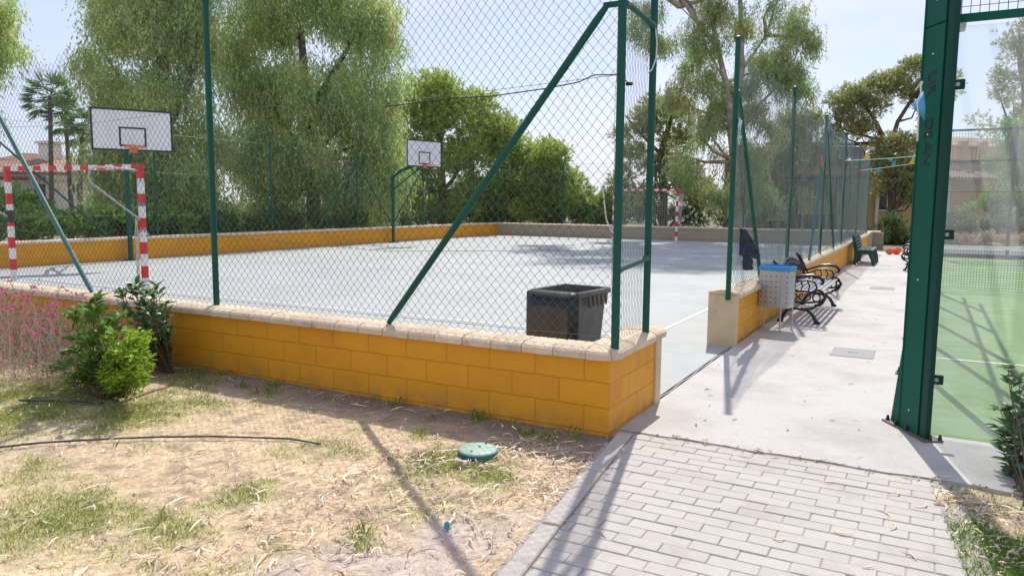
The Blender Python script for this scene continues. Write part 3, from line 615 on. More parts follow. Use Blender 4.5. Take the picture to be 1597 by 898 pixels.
# ============================================================ COURT EQUIPMENT
def striped(g, a, b, wd, n, first=0):
    a, b = Vector(a), Vector(b); h = abs(b.z-a.z) > .1
    for k in range(n):
        p, q = a.lerp(b, k/n), a.lerp(b, (k+1)/n); c = (p+q)/2
        g.box(c, (wd, wd, (q-p).length) if h else ((q-p).length, wd, wd), mi=(k+first) % 2)
def goal(label, xl, xr, y, back, netted, rz=0):
    t = thing('football_goal', label, 'goal', ((xl+xr)/2, y, 0), group='red and white striped goals'); t.rotation_euler = (0, 0, rz)
    for x in (xl, xr):
        g = MB(); striped(g, (x, y, 0), (x, y, 2.0), .08, 10, 1 if False else 0)
        g.build('goal_post', [M['white'], M['red']], t)
    g = MB(); striped(g, (xl-.04, y, 2.041), (xr+.04, y, 2.041), .08, 17, 1); g.build('crossbar', [M['white'], M['red']], t)
    for x in (xl, xr):
        g = MB(); yb = y+back
        pts = [(x, y+.03*np.sign(back), 1.98)]+[(x, y+back*f, z) for f, z in ((.5, 2.0), (.86, 2.0), (.97, 1.95), (1.0, 1.84), (.95, 1.75), (.5, 1.46), (.05, 1.18))]
        g.tube(pts, .017, 8); g.build('net_support', M['galv'], t, smooth=True)
    if netted:
        g = MB(); sg = np.sign(back)
        nx = 26
        for i in range(nx+1):
            x = xl+(xr-xl)*i/nx; s_ = .10*math.sin(i/nx*math.pi)
            g.tube([(x, y, 2.0), (x, y+back*.45, 1.93-s_), (x, y+back*.92, 1.85-s_*.6), (x, y+back*.88, 1.25), (x, y+back*.8, .68+.04*math.sin(i))], .004, 3, caps=False)
        for j in range(17):
            f = j/16; z = 1.85-1.2*f; yy = y+back*(.92-.12*f)
            g.tube([(xl+(xr-xl)*i/12, yy, z-.05*math.sin(i/12*math.pi)+.02*math.sin(i*2+j)) for i in range(13)], .004, 3, caps=False)
            for xx in (xl, xr): g.tube([(xx, y, z), (xx, y+back*.45, z-.03), (xx, yy, z)], .004, 3, caps=False)
        for j in range(1, 8):
            for xx in (xl, xr): g.tube([(xx, y+back*.92*j/8, 1.9), (xx, y+back*.85*j/8, .65)], .004, 3, caps=False)
        g.build('goal_net', M['net'], t)
    else:
        g = MB()
        for k in range(7): g.tube([(xr-.06+random.uniform(-.03, .03), y-.07+random.uniform(-.03, .03), z) for z in (1.2, .9, .6, .3, .02)], .006, 4)
        g.build('goal_net', M['net'], t)
    return t
goal('striped goal at the near end of the court, its net gathered at the right post', -14.76, -11.44, 7.84, -.95, False, R(6))
goal('striped goal with hanging net before the tan wall at the far end', -11.46, -8.78, 29.45, .8, True)
gl_ = [o for o in bpy.data.objects if o.get('category') == 'goal' and 'near' in o['label']][0]
gp_ = [o for o in gl_.children if o.name.startswith('goal_post')]; gr_ = max(gp_, key=lambda o: max(v.co.x for v in o.data.vertices)); gle = min(gp_, key=lambda o: max(v.co.x for v in o.data.vertices))
for (prt, x_, z_, w_, h_, m_, nm_) in ((gr_, 1.66, 1.42, .045, .07, 'flag_blue', 'sticker'), (gr_, 1.66, 1.80, .05, .10, 'mask', 'sticker'), (gr_, 1.66, 1.0, .05, .08, 'slab', 'sticker'), (gle, -1.66, 1.18, .083, .22, 'black', 'worn_patch')):
    g = MB(); g.box((x_, -.0415, z_), (w_, .003, h_)); g.box((x_+.0415, 0, z_), (.003, w_, h_)); o_ = g.build(nm_, M[m_], prt, W=False)
# the two goals share their look
def board(label, c, W_, H_, ang, postxy, arm_z):
    t = thing('basketball_stand', label, 'basketball hoop', (*postxy, 0), group='basketball stands on the left side of the court')
    fx, fy = math.cos(ang), math.sin(ang); q = lambda f, s_, z: (c[0]+fx*f-fy*s_, c[1]+fy*f+fx*s_, c[2]+z)      # forward, sideways, up from the board's centre
    def bx_(g, f, s_, z, d): g.box(q(f, s_, z), d, ang)
    g = MB(); g.tube([(*postxy, 0), (*postxy, arm_z)], .06, 12); g.box((*postxy, .01), (.26, .26, .02)); g.build('pole', M['post'], t, smooth=True)
    g = MB()
    for dy in (-.14, .14): g.tube([(postxy[0], postxy[1], arm_z-.05), tuple(np.array([*postxy, arm_z+.1])*.7+np.array(q(-.05, dy, -.3))*.3), q(-.05, dy, -.3)], .032, 8)
    g.tube([(postxy[0], postxy[1], arm_z-.5), q(-.05, 0, -.4)], .025, 8); g.build('arm', M['post'], t, smooth=True)
    g = MB(); bx_(g, 0, 0, 0, (.03, W_, H_)); bd = g.build('backboard', M['board'], t)
    g = MB(); e = .018; b = .042
    bx_(g, e, 0, H_/2-b/2, (.012, W_, b)); bx_(g, e, 0, -H_/2+b/2, (.012, W_, b)); bx_(g, e, -W_/2+b/2, 0, (.012, b, H_-2*b)); bx_(g, e, W_/2-b/2, 0, (.012, b, H_-2*b))
    wi, hi, zi = W_*.31, H_*.42, -H_/2+H_*.13; b = .036
    bx_(g, e, 0, zi+hi, (.012, wi+b, b)); bx_(g, e, 0, zi, (.012, wi+b, b))
    for s_ in (-1, 1): bx_(g, e, s_*wi/2, zi+hi/2, (.012, b, hi-b))
    g.build('marking', M['black'], bd)
    g = MB(); rz = -H_/2+.08
    g.tube([q(.38+.215*math.cos(a), .215*math.sin(a), rz) for a in np.linspace(0, 2*math.pi, 25)], .013, 6, caps=False)
    bx_(g, .09, 0, rz-.01, (.15, .16, .02)); bx_(g, .03, 0, rz-.05, (.02, .16, .13))
    for k in range(12):
        a = k*.5236; g.tube([q(.38+.21*math.cos(a), .21*math.sin(a), rz), q(.38+.20*math.cos(a+.12), .20*math.sin(a+.12), rz-.05)], .005, 4)
    g.build('hoop_ring', M['hoop'], t, smooth=True)
board('basketball stand with white board above the near striped goal', P(206.5, 203.5, D=16.9), 1.66, .93, R(-29), (-17.35, 11.78), 2.75)
board('farther basketball stand with white board before the round pines', P(661.5, 240, D=26.6), 1.58, .94, R(-15), (-17.3, 22.25), 2.42)

# ---- wheelie bin behind the corner, lid thrown open
wb = thing('wheelie_bin', 'dark grey wheelie bin with its lid hanging open behind the corner of the wall', 'bin', (-2.49, 5.5, 0), R(174)); wb.scale = (.86, .86, .985)
def WB():
    g = MB(); hw0, hd0, hw1, hd1 = .19, .21, .235, .28
    V = []
    for z, a, b in ((.03, hw0, hd0), (.45, (hw0+hw1)/2, (hd0+hd1)/2), (.80, hw1, hd1)):
        V += [(-a+.03, -b, z), (a-.03, -b, z), (a, -b+.03, z), (a, b-.03, z), (a-.03, b, z), (-a+.03, b, z), (-a, b-.03, z), (-a, -b+.03, z)]
    Fs = [tuple(range(7, -1, -1))]+[(r_*8+k, r_*8+(k+1) % 8, r_*8+8+(k+1) % 8, r_*8+8+k) for r_ in range(2) for k in range(8)]
    Vi = [(x*.94, y*.94, z+.02) for x, y, z in V]; n = len(V)
    Fi = [tuple(reversed([i+n for i in f])) for f in Fs]
    g.add(V+Vi, Fs+Fi); return g
WB().build('body', M['bin_body'], wb, W=False)
g = MB()
for s_ in (-1, 1):
    g.box((s_*.252, 0, .81), (.03, .60, .045), bev=.008); g.box((0, s_*.295, .81), (.52, .03, .045), bev=.008)
for k in range(5):
    g.prism([(-.02, 0), (.02, 0), (0, -.09)], (.265, -.2+k*.08, .79), (0, 1, 0), (0, 0, 1), .02); g.prism([(-.02, 0), (.02, 0), (0, -.09)], (-.265, -.2+k*.08, .79), (0, 1, 0), (0, 0, 1), .02)
g.build('rim', M['bin_body'], wb, W=False)
g = MB(); g.tube([(.20, .31, .80), (.20, .40, .82), (-.20, .40, .82), (-.20, .31, .80)], .016, 8); g.build('handle', M['bin_body'], wb, W=False)
for s_ in (-1, 1):
    g = MB(); g.lathe((0, 0, 0), [(.03, -.02), (.095, -.022), (.10, 0), (.095, .022), (.03, .02)], 20); o = g.build('wheel', M['bolt'], wb, W=False); o.rotation_euler = (0, R(90), 0); o.location = (s_*.2, .24, .10)
ld = MB()   # lid hanging down the back, a shallow dished shell
VV = []; FF = []
nu, nv = 12, 10
for i in range(nu+1):
    for j in range(nv+1):
        u, v = i/nu*2-1, j/nv; e = max(0, abs(u)-.72)/.28; zz = .835-.66*v; bulge = .075*(1-e**2)*min(1, v*5)*(1-.15*v)
        VV.append((u*.275*(1-.10*v**3), .335+bulge+.02*v, zz-(.02 if abs(u) > .99 else 0)))
for i in range(nu):
    for j in range(nv): a = i*(nv+1)+j; FF.append((a, a+nv+1, a+nv+2, a+1))
ld.add(VV, FF); lid = ld.build('lid', M['bin_dark'], wb, smooth=True, W=False); sm = lid.modifiers.new('t', 'SOLIDIFY'); sm.thickness = .012
pn = MB(); pv = []; pf = []
for i in range(9):
    for j in range(7):
        u, v = -.80+i/8*1.60, .17+j/6*.78
        if j == 0: v += .06*abs(u)**3
        pv.append((u*.265*(1-.10*v**3), .335+.075*(1-.15*v)+.02*v+.006-(.006 if i in (0, 8) or j in (0, 6) else 0), .835-.66*v))
for i in range(8):
    for j in range(6): a = i*7+j; pf.append((a, a+7, a+8, a+1))
pn.add(pv, pf); pn.build('recessed_panel', M['bin_worn'], lid, smooth=True, W=False)

# ---- litter bin with perforated steel basket
lb = thing('litter_bin', 'perforated steel litter bin lined with a blue bag beside the first black bench', 'bin', (-1.545, 9.42, 0), R(-8))
SHP = [(-.185, -.12), (.185, -.12)] + [(.185*math.cos(a), .0+.16*math.sin(a)+.02) for a in np.linspace(.15, math.pi-.15, 9)]
SHP = [(-.18, -.13), (-.06, -.155), (.06, -.155), (.18, -.13), (.19, .05), (.12, .12), (0, .14), (-.12, .12), (-.19, .05)]
g = MB(); n = len(SHP)
for zz, z2 in ((.28, .76),):
    g.add([(x, y, zz) for x, y in SHP]+[(x, y, z2) for x, y in SHP], [tuple(range(n-1, -1, -1))]+[(k, (k+1) % n, n+(k+1) % n, n+k) for k in range(n)])
bk = g.build('basket', M['steel'], lb, W=False)
g = MB()
for (ax, ay), (bx_, by_) in ((SHP[0], SHP[3]), (SHP[3], SHP[4])):
    a, b = Vector((ax, ay, 0)), Vector((bx_, by_, 0)); cnt = 6 if (b-a).length > .3 else 3
    if (ax, ay) == SHP[0]:
        segs = [(Vector((*SHP[k], 0)), Vector((*SHP[k+1], 0))) for k in range(3)]
    else: segs = [(a, b)]
    for (p, q) in segs:
        nn2 = Vector(((q-p).y, -(q-p).x, 0)).normalized(); m_ = 2
        for j in range(6):
            for k in range(m_):
                c = p.lerp(q, (k+.5)/m_)+nn2*.0015; z = .34+j*.062
                uu = (q-p).normalized()
                g.add([tuple(c+uu*.0075*math.cos(t_)+Vector((0, 0, z+.0075*math.sin(t_)))) for t_ in np.linspace(0, 2*math.pi, 9)[:-1]], [tuple(range(8))])
o = g.build('perforation', M['bolt'], bk, W=False); o['kind'] = 'stuff'
g = MB(); rr = [(x*1.04, y*1.04) for x, y in SHP]; vs = []
for sc_, z in ((1.0, .715), (1.012, .74), (1.02, .768), (.97, .775), (.93, .74), (.86, .5)): vs += [(x*1.03*sc_+.002*math.sin(k*5), y*1.03*sc_, z+.006*math.sin(k*3.1)) for k, (x, y) in enumerate(SHP)]
g.add(vs, [(r_*n+k, r_*n+(k+1) % n, (r_+1)*n+(k+1) % n, (r_+1)*n+k) for r_ in range(5) for k in range(n)]); bg_ = g.build('bag', M['blue_bag'], lb, W=False)
for x, y in ((-.15, .0), (.10, -.165), (.155, .11)):
    g = MB(); g.tube([(x, y, 0), (x, y, .70)], .009, 8); g.box((x, y, .004), (.05, .035, .008)); g.build('leg', M['steel'], lb, W=False, smooth=False)

# ---- ornate cast-iron bench
def arc(cx, cz, rx, rz, a0, a1, n=10): return [(cx+rx*math.cos(R(a0+(a1-a0)*k/n)), cz+rz*math.sin(R(a0+(a1-a0)*k/n))) for k in range(n+1)]
def make_bench(label, group):
    t = thing('ornate_bench', label, 'bench', (0, 0, 0), group=group); L = 1.92
    for s_ in (-1, 1):
        y = s_*L/2; g = MB()
        def T(p, r=.016, n=7): g.tube([(a, y, b) for a, b in p], r, n)
        T([(-.20, .40), (-.235, .55), (-.29, .68), (-.325, .76), (-.345, .775)], .019)           # back post
        T([(-.13, .38), (-.17, .50), (-.235, .63), (-.30, .755)], .013)
        for z in (.46, .53, .60, .67): T([(-.215-(z-.46)*.36, z), (-.155-(z-.46)*.42, z+.02)], .009, 5)
        T([(-.235, .51), (-.14, .545), (0, .60), (.12, .615), (.22, .60), (.27, .555), (.262, .515), (.235, .51)], [.014, .016, .018, .02, .021, .022, .02, .014])   # arm
        T([(-.18, .47), (-.05, .53), (.08, .555), (.17, .53), (.20, .47), (.17, .40)], .012)
        for a, b in (((-.10, .41), (-.07, .52)), ((0, .40), (0, .545)), ((.09, .40), (.08, .55))): T([a, ((a[0]+b[0])/2+.03, (a[1]+b[1])/2), b], .009, 5)
        T(arc(.02, .34, .29, .075, 0, 360, 22), .014)                                          # seat scroll
        T(arc(.21, .335, .085, .10, -110, 150, 12), .015); T(arc(-.10, .335, .07, .05, 0, 360, 12), .010); T(arc(.06, .335, .07, .045, 0, 360, 12), .010); T(arc(.20, .335, .045, .05, 0, 360, 10), .010)
        T([(-.26, .32), (-.2, .23), (-.08, .185), (.05, .175), (.16, .20), (.25, .27), (.28, .33)], .016)
        T([(.02, .19), (.10, .165), (.165, .11), (.20, .05), (.215, .0)], [.016, .018, .022, .024, .028]); T([(-.05, .19), (-.13, .165), (-.18, .11), (-.205, .05), (-.215, .0)], [.016, .018, .022, .024, .028])
        g.box((.222, y, .018), (.07, .05, .036), bev=.008); g.box((-.222, y, .018), (.07, .05, .036), bev=.008)
        g.build('side_frame', M['iron'], t, W=False, smooth=True)
    g = MB()
    for k in range(7):
        x = -.16+k*.066; g.box((x, 0, .385+.012*((k-3)/3)**2+.01), (.045, L-.03, .014), bev=.004)
    for y in (-.5, 0, .5): g.box((.03, y, .372), (.40, .03, .012))
    g.build('seat', M['slat_grey'], t, W=False)
    g = MB()
    def bp(u, h):  # a point on the leaning back plane
        return (-.185-h*.36, u, .43+h)
    npt = 24; arch = [bp(-L/2+L*k/npt, .17+.16*math.sin(math.pi*k/npt)) for k in range(npt+1)]; g.tube(arch, .016, 7)
    g.tube([bp(-L/2, 0), bp(L/2, 0)], .014, 7)
    g.tube([bp(-L/2+L*k/npt, .06+.15*math.sin(math.pi*k/npt)) for k in range(npt+1)], .010, 6)
    for k in range(1, 24):
        u = -L/2+L*k/24; hh = .17+.16*math.sin(math.pi*k/24); g.tube([bp(u, 0), bp(u+.05*(1 if k % 2 else -1), hh*.5), bp(u, hh)], .007, 5)
    for k in range(12):
        u = -L/2+L*(k+.5)/12; hm = .115+.10*math.sin(math.pi*(k+.5)/12)
        g.tube([bp(u+.05*math.cos(a), hm+.05*math.sin(a)) for a in np.linspace(0, 2*math.pi, 13)], .007, 5, caps=False)
    g.build('backrest', M['iron'], t, W=False, smooth=True)
    return t
b1 = make_bench('ornate black iron bench against the yellow wall, just past the litter bin', 'black iron benches along the walkway'); b1.location = (-1.38, 11.05, 0)
b3 = copy_tree(b1); b3.location = (-.20, 20.5, 0); b3.rotation_euler = (0, 0, math.pi); b3['label'] = 'ornate black iron bench half hidden behind the green padel column'
# ---- green plastic bench
t = thing('slatted_bench', 'dark green slatted bench at the far end of the yellow walkway wall', 'bench', (-1.38, 21.55, 0))
for y in (-.72, 0, .72):
    g = MB(); g.prism([(-.24, 0), (-.17, 0), (-.15, .12), (-.10, .27), (.10, .27), (.17, .12), (.20, 0), (.27, 0), (.25, .16), (.20, .33), (.14, .35), (-.17, .35), (-.24, .74), (-.30, .74), (-.22, .30), (-.22, .15)], (0, y, 0), (1, 0, 0), (0, 0, 1), .07); g.build('leg', M['bench_green'], t, W=False)
g = MB()
for k in range(4): g.box((-.13+k*.10, 0, .372), (.085, 1.7, .035), bev=.008)
g.build('seat', M['bench_green'], t, W=False)
g = MB()
for k in range(4): g.box((-.165-.022*k, 0, .45+k*.085), (.03, 1.7, .068), bev=.008)
g.build('backrest', M['bench_green'], t, W=False)
# ---- jacket over the fence
def drape(parent, outline, x, thick, nm):
    """crumpled cloth: an outline filled with ringed folds"""
    pts = np.array([P(a, b, x=x) for a, b in outline]); c = pts.mean(0); n = len(pts); VV = []; FF = []; rings = 6
    dense = []
    for i in range(n):
        for k in range(4): dense.append(pts[i]*(1-k/4)+pts[(i+1) % n]*k/4)
    dense = np.array(dense); n = len(dense)
    for r_ in range(rings):
        f = 1-r_/rings
        for i, p in enumerate(dense):
            v = c+(p-c)*f; v = v+np.array([thick*(1-f**3)*.9+.016*math.sin(v[2]*16+v[1]*40)+.012*math.sin(v[1]*70-v[2]*30), 0, 0]); VV.append(tuple(v))
    VV.append((c[0]+thick, c[1], c[2])); VB = [(x-.02+.006*math.sin(i), p[1], p[2]) for i, p in enumerate(dense)]
    for r_ in range(rings-1):
        for i in range(n): FF.append((r_*n+i, r_*n+(i+1) % n, (r_+1)*n+(i+1) % n, (r_+1)*n+i))
    for i in range(n): FF.append(((rings-1)*n+i, (rings-1)*n+(i+1) % n, rings*n))
    b_ = rings*n+1; FF += [(b_+i, b_+(i+1) % n, (i+1) % n, i) for i in range(n)]+[tuple(b_+i for i in range(n))]
    return MB().add(VV+VB, FF).build(nm, M['denim'], parent, smooth=True)
jk = drape(None, [(1156, 356), (1161, 358), (1168, 370), (1177, 384), (1184, 399), (1180, 404), (1172, 401), (1160, 400), (1155, 397), (1157, 380)], -1.71, .05, 'jacket')
tag(jk, 'dark navy jacket hung on the fence by the walkway entrance', 'jacket')
drape(jk, [(1161, 398), (1169, 399), (1171, 420), (1167, 422), (1162, 421)], -1.70, .03, 'sleeve')
# ---- small things on the fences
g = MB(); VV = [(-1.75+.012*math.sin(i*2+j), 7.90+i*.035, 2.36-j*.03+.015*math.sin(i)) for j in range(4) for i in range(5)]
g.add(VV, [(j*5+i, j*5+i+1, j*5+i+6, j*5+i+5) for j in range(3) for i in range(4)]); g.tube([(-1.75, 7.93, 2.28), (-1.75, 7.94, 2.15), (-1.74, 7.92, 2.10)], .004, 4)
o = g.build('paper_mask', M['mask'], smooth=True); tag(o, 'crumpled pale blue paper mask caught on the brace of the walkway fence', 'mask')
g = MB(); g.add([(-1.76, 14.55, 2.40), (-1.75, 14.72, 2.36), (-1.74, 14.98, 2.13), (-1.75, 14.86, 2.12), (-1.75, 14.66, 2.24)], [(0, 1, 2, 3, 4)])
o = g.build('ribbon', M['flag_red']); md = o.modifiers.new('t', 'SOLIDIFY'); md.thickness = .004; tag(o, 'faded orange ribbon tied to the leaning pole of the walkway fence', 'ribbon')
def bunting(label, a, b, flags):
    t = thing('bunting', label, 'bunting', tuple(a), group='bunting strings over the walkway')
    a, b = Vector(a), Vector(b); sag = lambda f: a.lerp(b, f)-Vector((0, 0, .015*4*f*(1-f)))
    g = MB(); g.tube([sag(f) for f in np.linspace(0, 1, 14)], .006, 5); g.build('string', M['cord'], t)
    for f, mm, up in flags:
        c = sag(f); d = (b-a).normalized()*.16; g = MB(); zz = Vector((0, 0, .22*up)); tw = Vector((.06, 0, 0))
        g.add([tuple(c-d*.6), tuple(c+d*.6), tuple(c+zz+tw)], [(0, 1, 2)]); o = g.build('pennant', M[mm], t); md = o.modifiers.new('t', 'SOLIDIFY'); md.thickness = .003
def along(a, b, px_):   # fraction of the string seen at a pixel column
    best = min(range(201), key=lambda k: abs(projx([a[i]+(b[i]-a[i])*k/200 for i in range(3)])-px_)); return best/200
def projx(p):
    d = np.array(p)-np.array([0, 0, CH]); return 798.5+F*(d@AR)/(d@AF)
a, b = (-1.78, 19.2, 2.52), (.03, 17.5, 2.52)
bunting('upper string of coloured pennants from the walkway fence to the padel court', a, b, [(along(a, b, 1322), 'white', 0.3), (along(a, b, 1350), 'flag_yellow', .9), (along(a, b, 1387), 'flag_teal', -.35), (along(a, b, 1428), 'flag_teal', -.5)])
a, b = (-1.78, 23.3, 2.46), (.03, 21.3, 2.60)
bunting('lower string of coloured pennants from the walkway fence to the padel court', a, b, [(along(a, b, 1341), 'flag_red', -.3), (along(a, b, 1368), 'flag_teal', -.75), (along(a, b, 1392), 'flag_teal', .8), (along(a, b, 1421), 'flag_yellow', 1.0)])
# ---- ground items
g = MB()
def cover(label, pts):
    v = [tuple(P(*p, z=0)) for p in pts]; cx, cy = np.mean([q[0] for q in v]), np.mean([q[1] for q in v])
    L_, W_ = .56, .42
    t = thing('inspection_cover', label, 'cover', (cx, cy, 0), group='inspection covers in the walkway')
    g = MB(); g.box((cx, cy, -.002), (.40, .50, .014), bev=.003); g.build('slab', M['slab'], t)
    g = MB(); g.box((cx, cy, .0055), (.10, .012, .003)); g.build('lifting_slot', M['bolt'], t)
cover('grey inspection cover in the walkway beside the litter bin', [(1290, 553), (1303, 541), (1368, 549), (1362, 559)]); cover('farther grey inspection cover in the walkway beyond the first bench', [(1350, 452), (1403, 447), (1398, 453), (1352, 446)])
c = P(748, 700, z=.01)
t = thing('valve_box', 'round pale green valve box lid set in the dry lawn', 'valve box', (c[0], c[1]-.02, -.02))
g = MB(); g.lathe((0, 0, 0), [(.125, -.02), (.12, .028), (.112, .03)], 32); g.build('rim', M['lid_side'], t, W=False, smooth=True)
g = MB(); g.lathe((0, 0, 0), [(.118, .024), (.118, .037), (.112, .042), (.05, .044), (.0, .045)], 32); g.build('lid', M['lid_green'], t, W=False, smooth=True)
for kx in ((.0, .02, .0465), (0, -.07, .044), (0, .095, .044)): g = MB(); g.box(kx, (.014, .012, .004)); g.build('key_hole', M['bolt'], t, W=False)
def hosepts(L): return [tuple(P(a, b, z=0)[:2])+(.0+dz,) for a, b, dz in L]
g = MB(); g.tube(hosepts([(-200, 715, 0), (-60, 702, 0), (0, 697, 0), (60, 691, .003), (130, 686, 0), (190, 684, .004), (250, 681, .0), (330, 681, .004), (400, 682, 0), (450, 683, -.002), (500, 689, -.012)]), .0065, 8); o = g.build('irrigation_hose', M['hose'], smooth=True); tag(o, 'long grey irrigation hose lying across the dry lawn', 'hose')
g = MB(); g.tube(hosepts([(30, 626, .01), (80, 626, .012), (120, 627, .01), (160, 628, 0)]), .009, 8); o = g.build('irrigation_hose', M['hose'], smooth=True); tag(o, 'short black piece of irrigation hose under the bushes', 'hose')
g = MB(); c = P(697, 820, z=0); g.lathe((c[0], c[1], 0), [(.0, -.012), (.015, -.01), (.013, .014), (.008, .02), (0, .021)], 10); o = g.build('bottle_cap', M['cyan_cap'], smooth=True); tag(o, 'small turquoise bottle cap on the bare soil near the path', 'bottle cap')
g = MB(); c = P(719, 721, z=0); VV = [(c[0]-.045+i*.022, c[1]-.02+j*.02, .006+.014*random.random()) for j in range(3) for i in range(5)]; g.add(VV, [(j*5+i, j*5+i+1, j*5+i+6, j*5+i+5) for j in range(2) for i in range(4)]); o = g.build('tissue', M['tissue']); md = o.modifiers.new('t', 'SOLIDIFY'); md.thickness = .003; tag(o, 'crumpled pink tissue on the grass before the round valve lid', 'tissue')

# ============================================================ PADEL COURT
pc = thing('padel_enclosure', 'green steel and glass enclosure of the padel court at the right', 'court enclosure', (0, 5.5, 0))
A_ = np.array([-.18, 5.78]); d_ = np.array([.527, -.85]); n_ = np.array([-.85, -.527])
def DP(s, o, z): q_ = A_+d_*s+n_*o; return (q_[0], q_[1], z)
def dbox(g, s0, s1, o0, o1, z0, z1, mi=0):
    vs = [DP(s0, o0, z0), DP(s1, o0, z0), DP(s1, o1, z0), DP(s0, o1, z0), DP(s0, o0, z1), DP(s1, o0, z1), DP(s1, o1, z1), DP(s0, o1, z1)]
    g.add(vs, [(0, 1, 2, 3), (4, 7, 6, 5), (0, 4, 5, 1), (1, 5, 6, 2), (2, 6, 7, 3), (3, 7, 4, 0)], mi)
g = MB(); dbox(g, .165, .375, -.04, 0, .014, 2.62); dbox(g, .165, .375, -.04, 0, 2.632, 3.7); dbox(g, .175, .365, -.035, -.01, 2.615, 2.64); dbox(g, .155, .165, -.04, .006, .014, 3.7)
col = g.build('column', M['padel'], pc)
g = MB(); dbox(g, .40, .462, -.035, .0, .014, 3.7); g.build('corner_column', M['padel_dark'], pc)
g = MB(); dbox(g, .372, .402, -.04, -.02, .014, 3.7); g.build('joint_strip', M['black'], pc)
g = MB()
vs = [DP(.03, -.03, .014), DP(.155, -.03, .014), DP(.155, -.03, .66), DP(.125, -.03, .60), DP(.03, -.018, .014), DP(.155, -.018, .014), DP(.155, -.018, .66), DP(.125, -.018, .60)]
g.add(vs, [(0, 1, 2, 3), (7, 6, 5, 4), (0, 4, 5, 1), (1, 5, 6, 2), (2, 6, 7, 3), (3, 7, 4, 0)]); g.build('gusset', M['padel'], pc)
g = MB(); dbox(g, 0, .50, -.10, .03, .0, .012); bpn = g.build('base_plate', M['rust'], pc)
for s_, o_ in ((.025, .0), (.15, .015), (.27, .015), (.485, -.02), (.485, -.085), (.06, -.08)):
    g = MB(); q_ = DP(s_, o_, 0); g.lathe((q_[0], q_[1], .012), [(.013, 0), (.013, .014), (.009, .017), (.009, .03), (.004, .035)], 8); g.build('bolt', M['bolt'], bpn)
for z in (.15, 1.02, 1.95, 2.45, 2.78):
    g = MB(); g.tube([DP(.27, -.001, z), DP(.27, .004, z)], .006, 10); g.build('rivet', M['white'], col)
# punched lettering running down the column
def letter(ch, s, z, size):
    cu = bpy.data.curves.new('tmp', 'FONT'); cu.body = ch; cu.size = size; cu.extrude = .0015; cu.align_x = 'CENTER'; cu.align_y = 'CENTER'
    ob = bpy.data.objects.new('tmp', cu); COL.objects.link(ob); me = bpy.data.meshes.new_from_object(ob); bpy.data.objects.remove(ob)
    me.name = 'letter'; me.materials.clear(); me.materials.append(M['black']); o = bpy.data.objects.new('letter', me); COL.objects.link(o); o.parent = col
    # letter's up points to the right along the column width, its right runs down
    X = Vector((0, 0, -1)); Y = Vector((d_[0], d_[1], 0)); Z = X.cross(Y); c = DP(s, .0022, z)
    if Z.dot(Vector((n_[0], n_[1], 0))) < 0: pass
    o.matrix_local = Matrix(((X.x, Y.x, Z.x, c[0]), (X.y, Y.y, Z.y, c[1]-5.5), (X.z, Y.z, Z.z, c[2]), (0, 0, 0, 1))); return o
for ch, py_ in (('U', 120), ('R', 139), ('D', 193), ('E', 209), ('A', 229), ('N', 248)):
    z_ = P(1440, py_, y=5.5)[2]; letter(ch, .265, z_, .115)
# glass, rail and upper mesh of the end wall
for k in range(4):
    g = MB(); x0 = .095+k*1.95; g.box((x0+.965, 5.49, 1.315), (1.93, .010, 2.55)); g.build('glass_pane', M['glass'], pc)
g = MB(); g.box((4.0, 5.50, 2.64), (7.95, .04, .045)); g.box((4.0, 5.50, 3.62), (7.95, .04, .045)); g.build('rail', M['padel'], pc)
def grid(name, o, u, L, z0, z1, st, r, m, parent):
    g = MB(); u = np.array(u, dtype=float)
    for k in range(int(L/st)+1):
        q_ = np.array(o)+u*k*st; g.tube([(q_[0], q_[1], z0), (q_[0], q_[1], z1)], r, 4, caps=False)
    for k in range(int((z1-z0)/st)+1):
        q_ = np.array(o)+u*L; g.tube([(o[0], o[1], z0+k*st), (q_[0], q_[1], z0+k*st)], r, 4, caps=False)
    return g.build(name, m, parent)
grid('mesh', (.05, 5.50), (1, 0), 3.0, 2.66, 3.6, .048, .0022, M['wire'], pc)
for z, dx in ((2.24, 0), (1.32, 0), (.39, 0)):
    g = MB(); g.box((.095, 5.468, z), (.10, .014, .062), bev=.005); g.box((.05, 5.47, z), (.03, .03, .05)); cl = g.build('clamp', M['padel_dark'], pc); g = MB(); g.tube([(.105, 5.462, z), (.105, 5.452, z)], .013, 12); g.build('screw', M['galv'], cl)
for k in range(5):
    y = 7.5+k*2.0
    g = MB(); g.box((.045, y, 1.8), (.05, .08, 3.6)); g.build('column', M['padel'], pc)
    g = MB(); g.box((-.05, y, .006), (.26, .14, .012)); bpn = g.build('base_plate', M['rust'], pc)
    for yy in (-.045, .045): g = MB(); g.lathe((-.155, y+yy, .012), [(.012, 0), (.012, .015), (.008, .018), (.008, .034), (.004, .038)], 8); g.build('bolt', M['bolt'], bpn)
    g = MB(); g.box((.085, y-1.0, 1.3), (.010, 1.9, 2.5)); g.build('side_pane', M['glass_side'], pc)
g = MB(); g.box((.06, 11, 2.64), (.04, 10.9, .045)); g.box((.06, 11, 3.62), (.04, 10.9, .045)); g.build('side_rail', M['padel'], pc)
